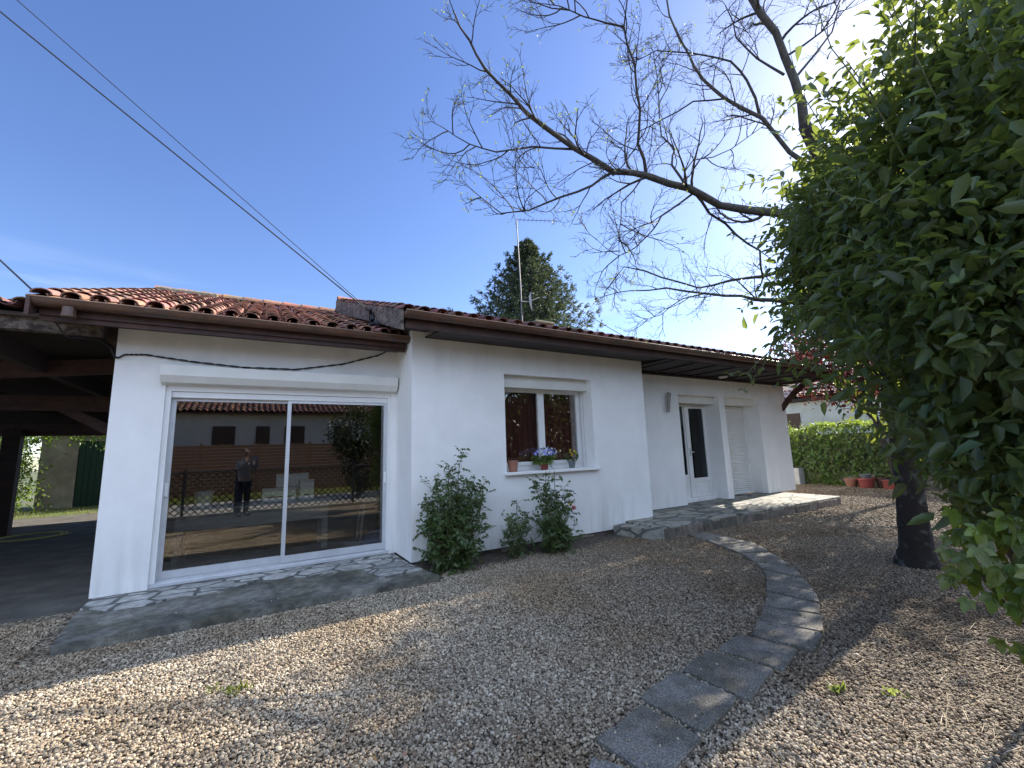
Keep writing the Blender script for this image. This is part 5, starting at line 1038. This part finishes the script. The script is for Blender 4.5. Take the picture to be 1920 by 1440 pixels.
# ================================================================== ACROSS THE STREET (behind the camera, mirrored in the glass)
mb = MB(); mb.box(-14, 12, -1.12, -.98, -.03, .07, .01); tag(mb.build('kerb', 'lowwall'), 'low concrete kerb under the mesh fence behind the photographer', 'kerb')
fn = thing('wire_fence', 'dark diamond mesh fence behind the photographer', 'fence', (0, -1.05, .07)); mb = MB(); st = .17
for k in range(int(26 / st) + 8):
    x = -14.0 + k * st
    for s in (1, -1):
        xe = x + s * 1.09; 
        if -14 <= xe <= 12 and x <= 12: mb.add([(x - .017, -1.05, .08), (x + .017, -1.05, .08), (xe + .017, -1.05, 1.17), (xe - .017, -1.05, 1.17), (x, -1.06, .08), (xe, -1.06, 1.17)], [(0, 1, 2, 3), (0, 3, 5, 4), (1, 4, 5, 2)])
mb.build('mesh', 'wire', fn)
mb = MB(); mb.tube([(-14, -1.05, 1.18), (12, -1.05, 1.18)], .02, 6); mb.build('rail', 'wire', fn)
for x in (-13, -10, -7, -4, -1.6, -.45, 2.6, 5.6, 8.6, 11.6): mb = MB(); mb.box(x - .03, x + .03, -1.08, -1.02, .07, 1.26); mb.build('post', 'wire', fn)
mb = MB(); mb.add([(-40, -5.6, .0), (40, -5.6, .0), (40, -1.6, .0), (-40, -1.6, .0)], [(0, 1, 2, 3)]); tag(mb.build('street', 'street_paving'), 'grey street behind the garden wall', kind='structure')
grass_patch('grass_verge', [(-9, 9, -8.0, -5.7)], 6000, .16, 'grass verge below the slat fence')
bf = thing('slat_fence', 'tall brown horizontal slat fence across the street', 'fence', (0, -8.2, 0)); mb = MB(); z = .05
while z < 2.05: mb.box(-16, 14, -8.25, -8.22, z, z + .12); z += .135
mb.build('slat_panel', 'slat', bf)
for x in np.arange(-16, 14.1, 2.0): mb = MB(); mb.box(x, x + .09, -8.34, -8.251, 0, 2.15); mb.build('post', 'slat', bf)
oh = thing('opposite_house', 'pinkish rendered house with brown shutters across the street', 'house', (0, -15, 0)); mb = MB(); mb.box(-13, 13, -20, -12.5, 0, 3.78); mb.build('wall', 'pinkrender', oh)
for x in (-1.95, -.1, 1.2, 3.6, -6): 
    f_ = MB(); f_.box(x, x + (.62 if x == -.1 else .95), -12.495, -12.45, 2.2, 3.12); f_.build('shutter', 'brownshutter', oh)
mb = tile_roof(-13.2, 13.2, 0, 3.80, 2.8, .36, .26, .40); mb.v = [(a, -12.1 - b, c) for a, b, c in mb.v]; mb.f = [f[::-1] for f in mb.f]; mb.build('tile_roof', 'tile', oh)
mb = MB(); mb.ext([(-13.2, -12.0, 3.72), (-13.2, -15.5, 4.95), (-13.2, -20.3, 3.72)], (26.4, 0, 0)); mb.build('roof_deck', 'brownwood', oh)
tree('street_tree', 'dark leafy tree behind the photographer mirrored in the right door pane', 'dark_leaf', [((3.0, -3.4, 2.3), (.8, .7, 1.0)), ((3.4, -3.6, 1.2), (.7, .6, 1.0))], (3.3, -3.7), .10, 300, 14, .13, .10, .6)
tree('street_tree', 'dense tall hedge like tree behind the yard, mirrored in the middle window', 'dark_leaf', [((5.6, -3.6, 2.2), (1.3, .9, 2.0)), ((7.8, -3.6, 2.5), (1.6, 1.0, 2.0)), ((10.5, -3.8, 2.6), (2.0, 1.0, 2.1)), ((13.5, -4, 2.6), (2.2, 1.0, 2.2))], (7.6, -3.9), .14, 1900, 16, .2, .17, .7, inner=.1)
wh = thing('garden_cabin', 'small curved roof cabin behind the slat fence across the street', 'cabin', (-4.6, -9.5, 0)); mb = MB(); mb.box(-5.6, -3.3, -10.5, -9.0, 0, 2.35); mb.build('wall', 'slat', wh)
mb = MB(); mb.ext([(-5.8, -8.8, 2.35), (-3.1, -8.8, 2.35), (-3.6, -8.8, 2.66), (-4.4, -8.8, 2.74), (-5.4, -8.8, 2.66)], (0, -1.9, 0)); mb.build('roof', 'palegrey', wh)
# ================================================================== PHOTOGRAPHER (behind the lens, mirrored in the glass)
Fw = Vector((.512, .859, 0)); Rt = Vector((.859, -.512, 0)); Bs = Vector((0, 0, 0)) - Fw * .52
def pp_(r, f, z): return Bs + Rt * r + Fw * f + Vector((0, 0, z))
def skin(name, nodes, edges, m, parent, sub=2, root=0):
    me = bpy.data.meshes.new(name); me.from_pydata([n[0] for n in nodes], edges, []); me.materials.append(M[m]); o = bpy.data.objects.new(name, me); COL.objects.link(o)
    md = o.modifiers.new('skin', 'SKIN'); md.use_smooth_shade = True
    if not me.skin_vertices: pass
    for i, n in enumerate(nodes): me.skin_vertices[0].data[i].radius = (n[1], n[2] if len(n) > 2 else n[1])
    me.skin_vertices[0].data[root].use_root = True; sb = o.modifiers.new('sub', 'SUBSURF'); sb.levels = sub; sb.render_levels = sub
    if parent is not None: o.parent = parent; o.matrix_parent_inverse = Matrix.Translation(-parent.location)
    return o
ph = thing('person', 'person in grey jumper and navy trousers holding up a phone, mirrored in the glass', 'person', tuple(Bs))
nodes = [(pp_(0, 0, .93), .135, .10), (pp_(0, 0, 1.10), .125, .09), (pp_(0, .0, 1.28), .145, .095), (pp_(0, .01, 1.42), .10, .07), (pp_(0, .02, 1.50), .055), (pp_(0, .03, 1.57), .058), (pp_(0, .045, 1.66), .082, .088), (pp_(0, .04, 1.74), .06),
 (pp_(.17, .01, 1.40), .055), (pp_(.22, .12, 1.20), .045), (pp_(.12, .36, 1.42), .034), (pp_(.085, .44, 1.475), .026), (pp_(-.17, .01, 1.40), .055), (pp_(-.22, .12, 1.20), .045), (pp_(-.12, .36, 1.42), .034), (pp_(-.085, .44, 1.475), .026),
 (pp_(.09, 0, .85), .088), (pp_(.10, .02, .48), .058), (pp_(.10, -.01, .10), .038), (pp_(.11, .12, .045), .034), (pp_(-.09, 0, .85), .088), (pp_(-.10, .02, .48), .058), (pp_(-.10, -.01, .10), .038), (pp_(-.11, .12, .045), .034)]
edges = [(0, 1), (1, 2), (2, 3), (3, 4), (4, 5), (5, 6), (6, 7), (3, 8), (8, 9), (9, 10), (10, 11), (3, 12), (12, 13), (13, 14), (14, 15), (0, 16), (16, 17), (17, 18), (18, 19), (0, 20), (20, 21), (21, 22), (22, 23)]
# fingers: four and a thumb per hand, rooted in the palm
for s, w_ in ((1, 11), (-1, 15)):
    for k in range(4):
        z_ = 1.465 + k * .019; i = len(nodes); nodes += [(pp_(s * .092, .465 + .004 * k, z_), .010), (pp_(s * .088, .492, z_ + .004), .008), (pp_(s * .066, .500, z_ + .006), .0065)]; edges += [(w_, i), (i, i + 1), (i + 1, i + 2)]
    i = len(nodes); nodes += [(pp_(s * .078, .455, 1.455), .011), (pp_(s * .062, .466, 1.462), .008), (pp_(s * .050, .468, 1.475), .007)]; edges += [(w_, i), (i, i + 1), (i + 1, i + 2)]
skin('body', nodes, edges, 'skin', ph)
g_ = 1.16
jn = [(pp_(0, 0, .90), .165, .125), (pp_(0, 0, 1.10), .155, .115), (pp_(0, .0, 1.28), .17, .115), (pp_(0, .01, 1.42), .115, .085), (pp_(0, .02, 1.475), .068), (pp_(.175, .01, 1.40), .072), (pp_(.225, .12, 1.20), .060), (pp_(.13, .34, 1.40), .046), (pp_(-.175, .01, 1.40), .072), (pp_(-.225, .12, 1.20), .060), (pp_(-.13, .34, 1.40), .046)]
skin('jumper', jn, [(0, 1), (1, 2), (2, 3), (3, 4), (3, 5), (5, 6), (6, 7), (3, 8), (8, 9), (9, 10)], 'shirt', ph)
tn = [(pp_(0, 0, .93), .15, .115), (pp_(.092, 0, .84), .105), (pp_(.10, .02, .48), .078), (pp_(.10, -.01, .07), .066), (pp_(-.092, 0, .84), .105), (pp_(-.10, .02, .48), .078), (pp_(-.10, -.01, .07), .066)]
skin('trousers', tn, [(0, 1), (1, 2), (2, 3), (0, 4), (4, 5), (5, 6)], 'trousers', ph)
hn = [(pp_(0, -.03, 1.60), .06), (pp_(0, -.02, 1.70), .088), (pp_(0, .02, 1.765), .070)]
skin('hair', hn, [(0, 1), (1, 2)], 'hair', ph)
for s in (1, -1): skin('shoe', [(pp_(s * .10, -.06, .05), .045), (pp_(s * .105, .05, .05), .05), (pp_(s * .115, .17, .035), .035)], [(0, 1), (1, 2)], 'black', ph, 1)
fc = MB(); fc.tube([pp_(0, .125, 1.665), pp_(0, .155, 1.635), pp_(0, .13, 1.625)], [.010, .016, .010], 8); fc.build('nose', 'skin', ph, True)
for s in (1, -1): e_ = MB(); c = pp_(s * .030, .122, 1.672); e_.lathe([(.001, -.008), (.008, -.005), (.010, 0), (.008, .005), (.001, .008)], 10, tuple(c)); e_.build('eye', 'black', ph, True); e_ = MB(); c = pp_(s * .086, .04, 1.655); e_.lathe([(.004, -.028), (.012, -.02), (.016, 0), (.014, .022), (.004, .03)], 10, tuple(c)); e_.build('ear', 'skin', ph, True)
mth = MB(); mth.tube([pp_(-.024, .125, 1.598), pp_(0, .133, 1.596), pp_(.024, .125, 1.598)], [.003, .006, .003], 6); mth.build('mouth', 'redpot', ph, True)
pn = MB(); c0 = pp_(0, .500, 1.50); ex = Rt * .075; ez_ = Vector((0, 0, .038)); vs = []
pts = [c0 + Rt * a + Vector((0, 0, b)) - Fw * .012 for a, b in ((-.078, -.036), (-.072, -.040), (.072, -.040), (.078, -.036), (.078, .036), (.072, .040), (-.072, .040), (-.078, .036))]
pn.ext(pts, -Fw * .009); tag(pn.build('phone', 'phone'), 'pale blue phone held up by the photographer', 'phone')
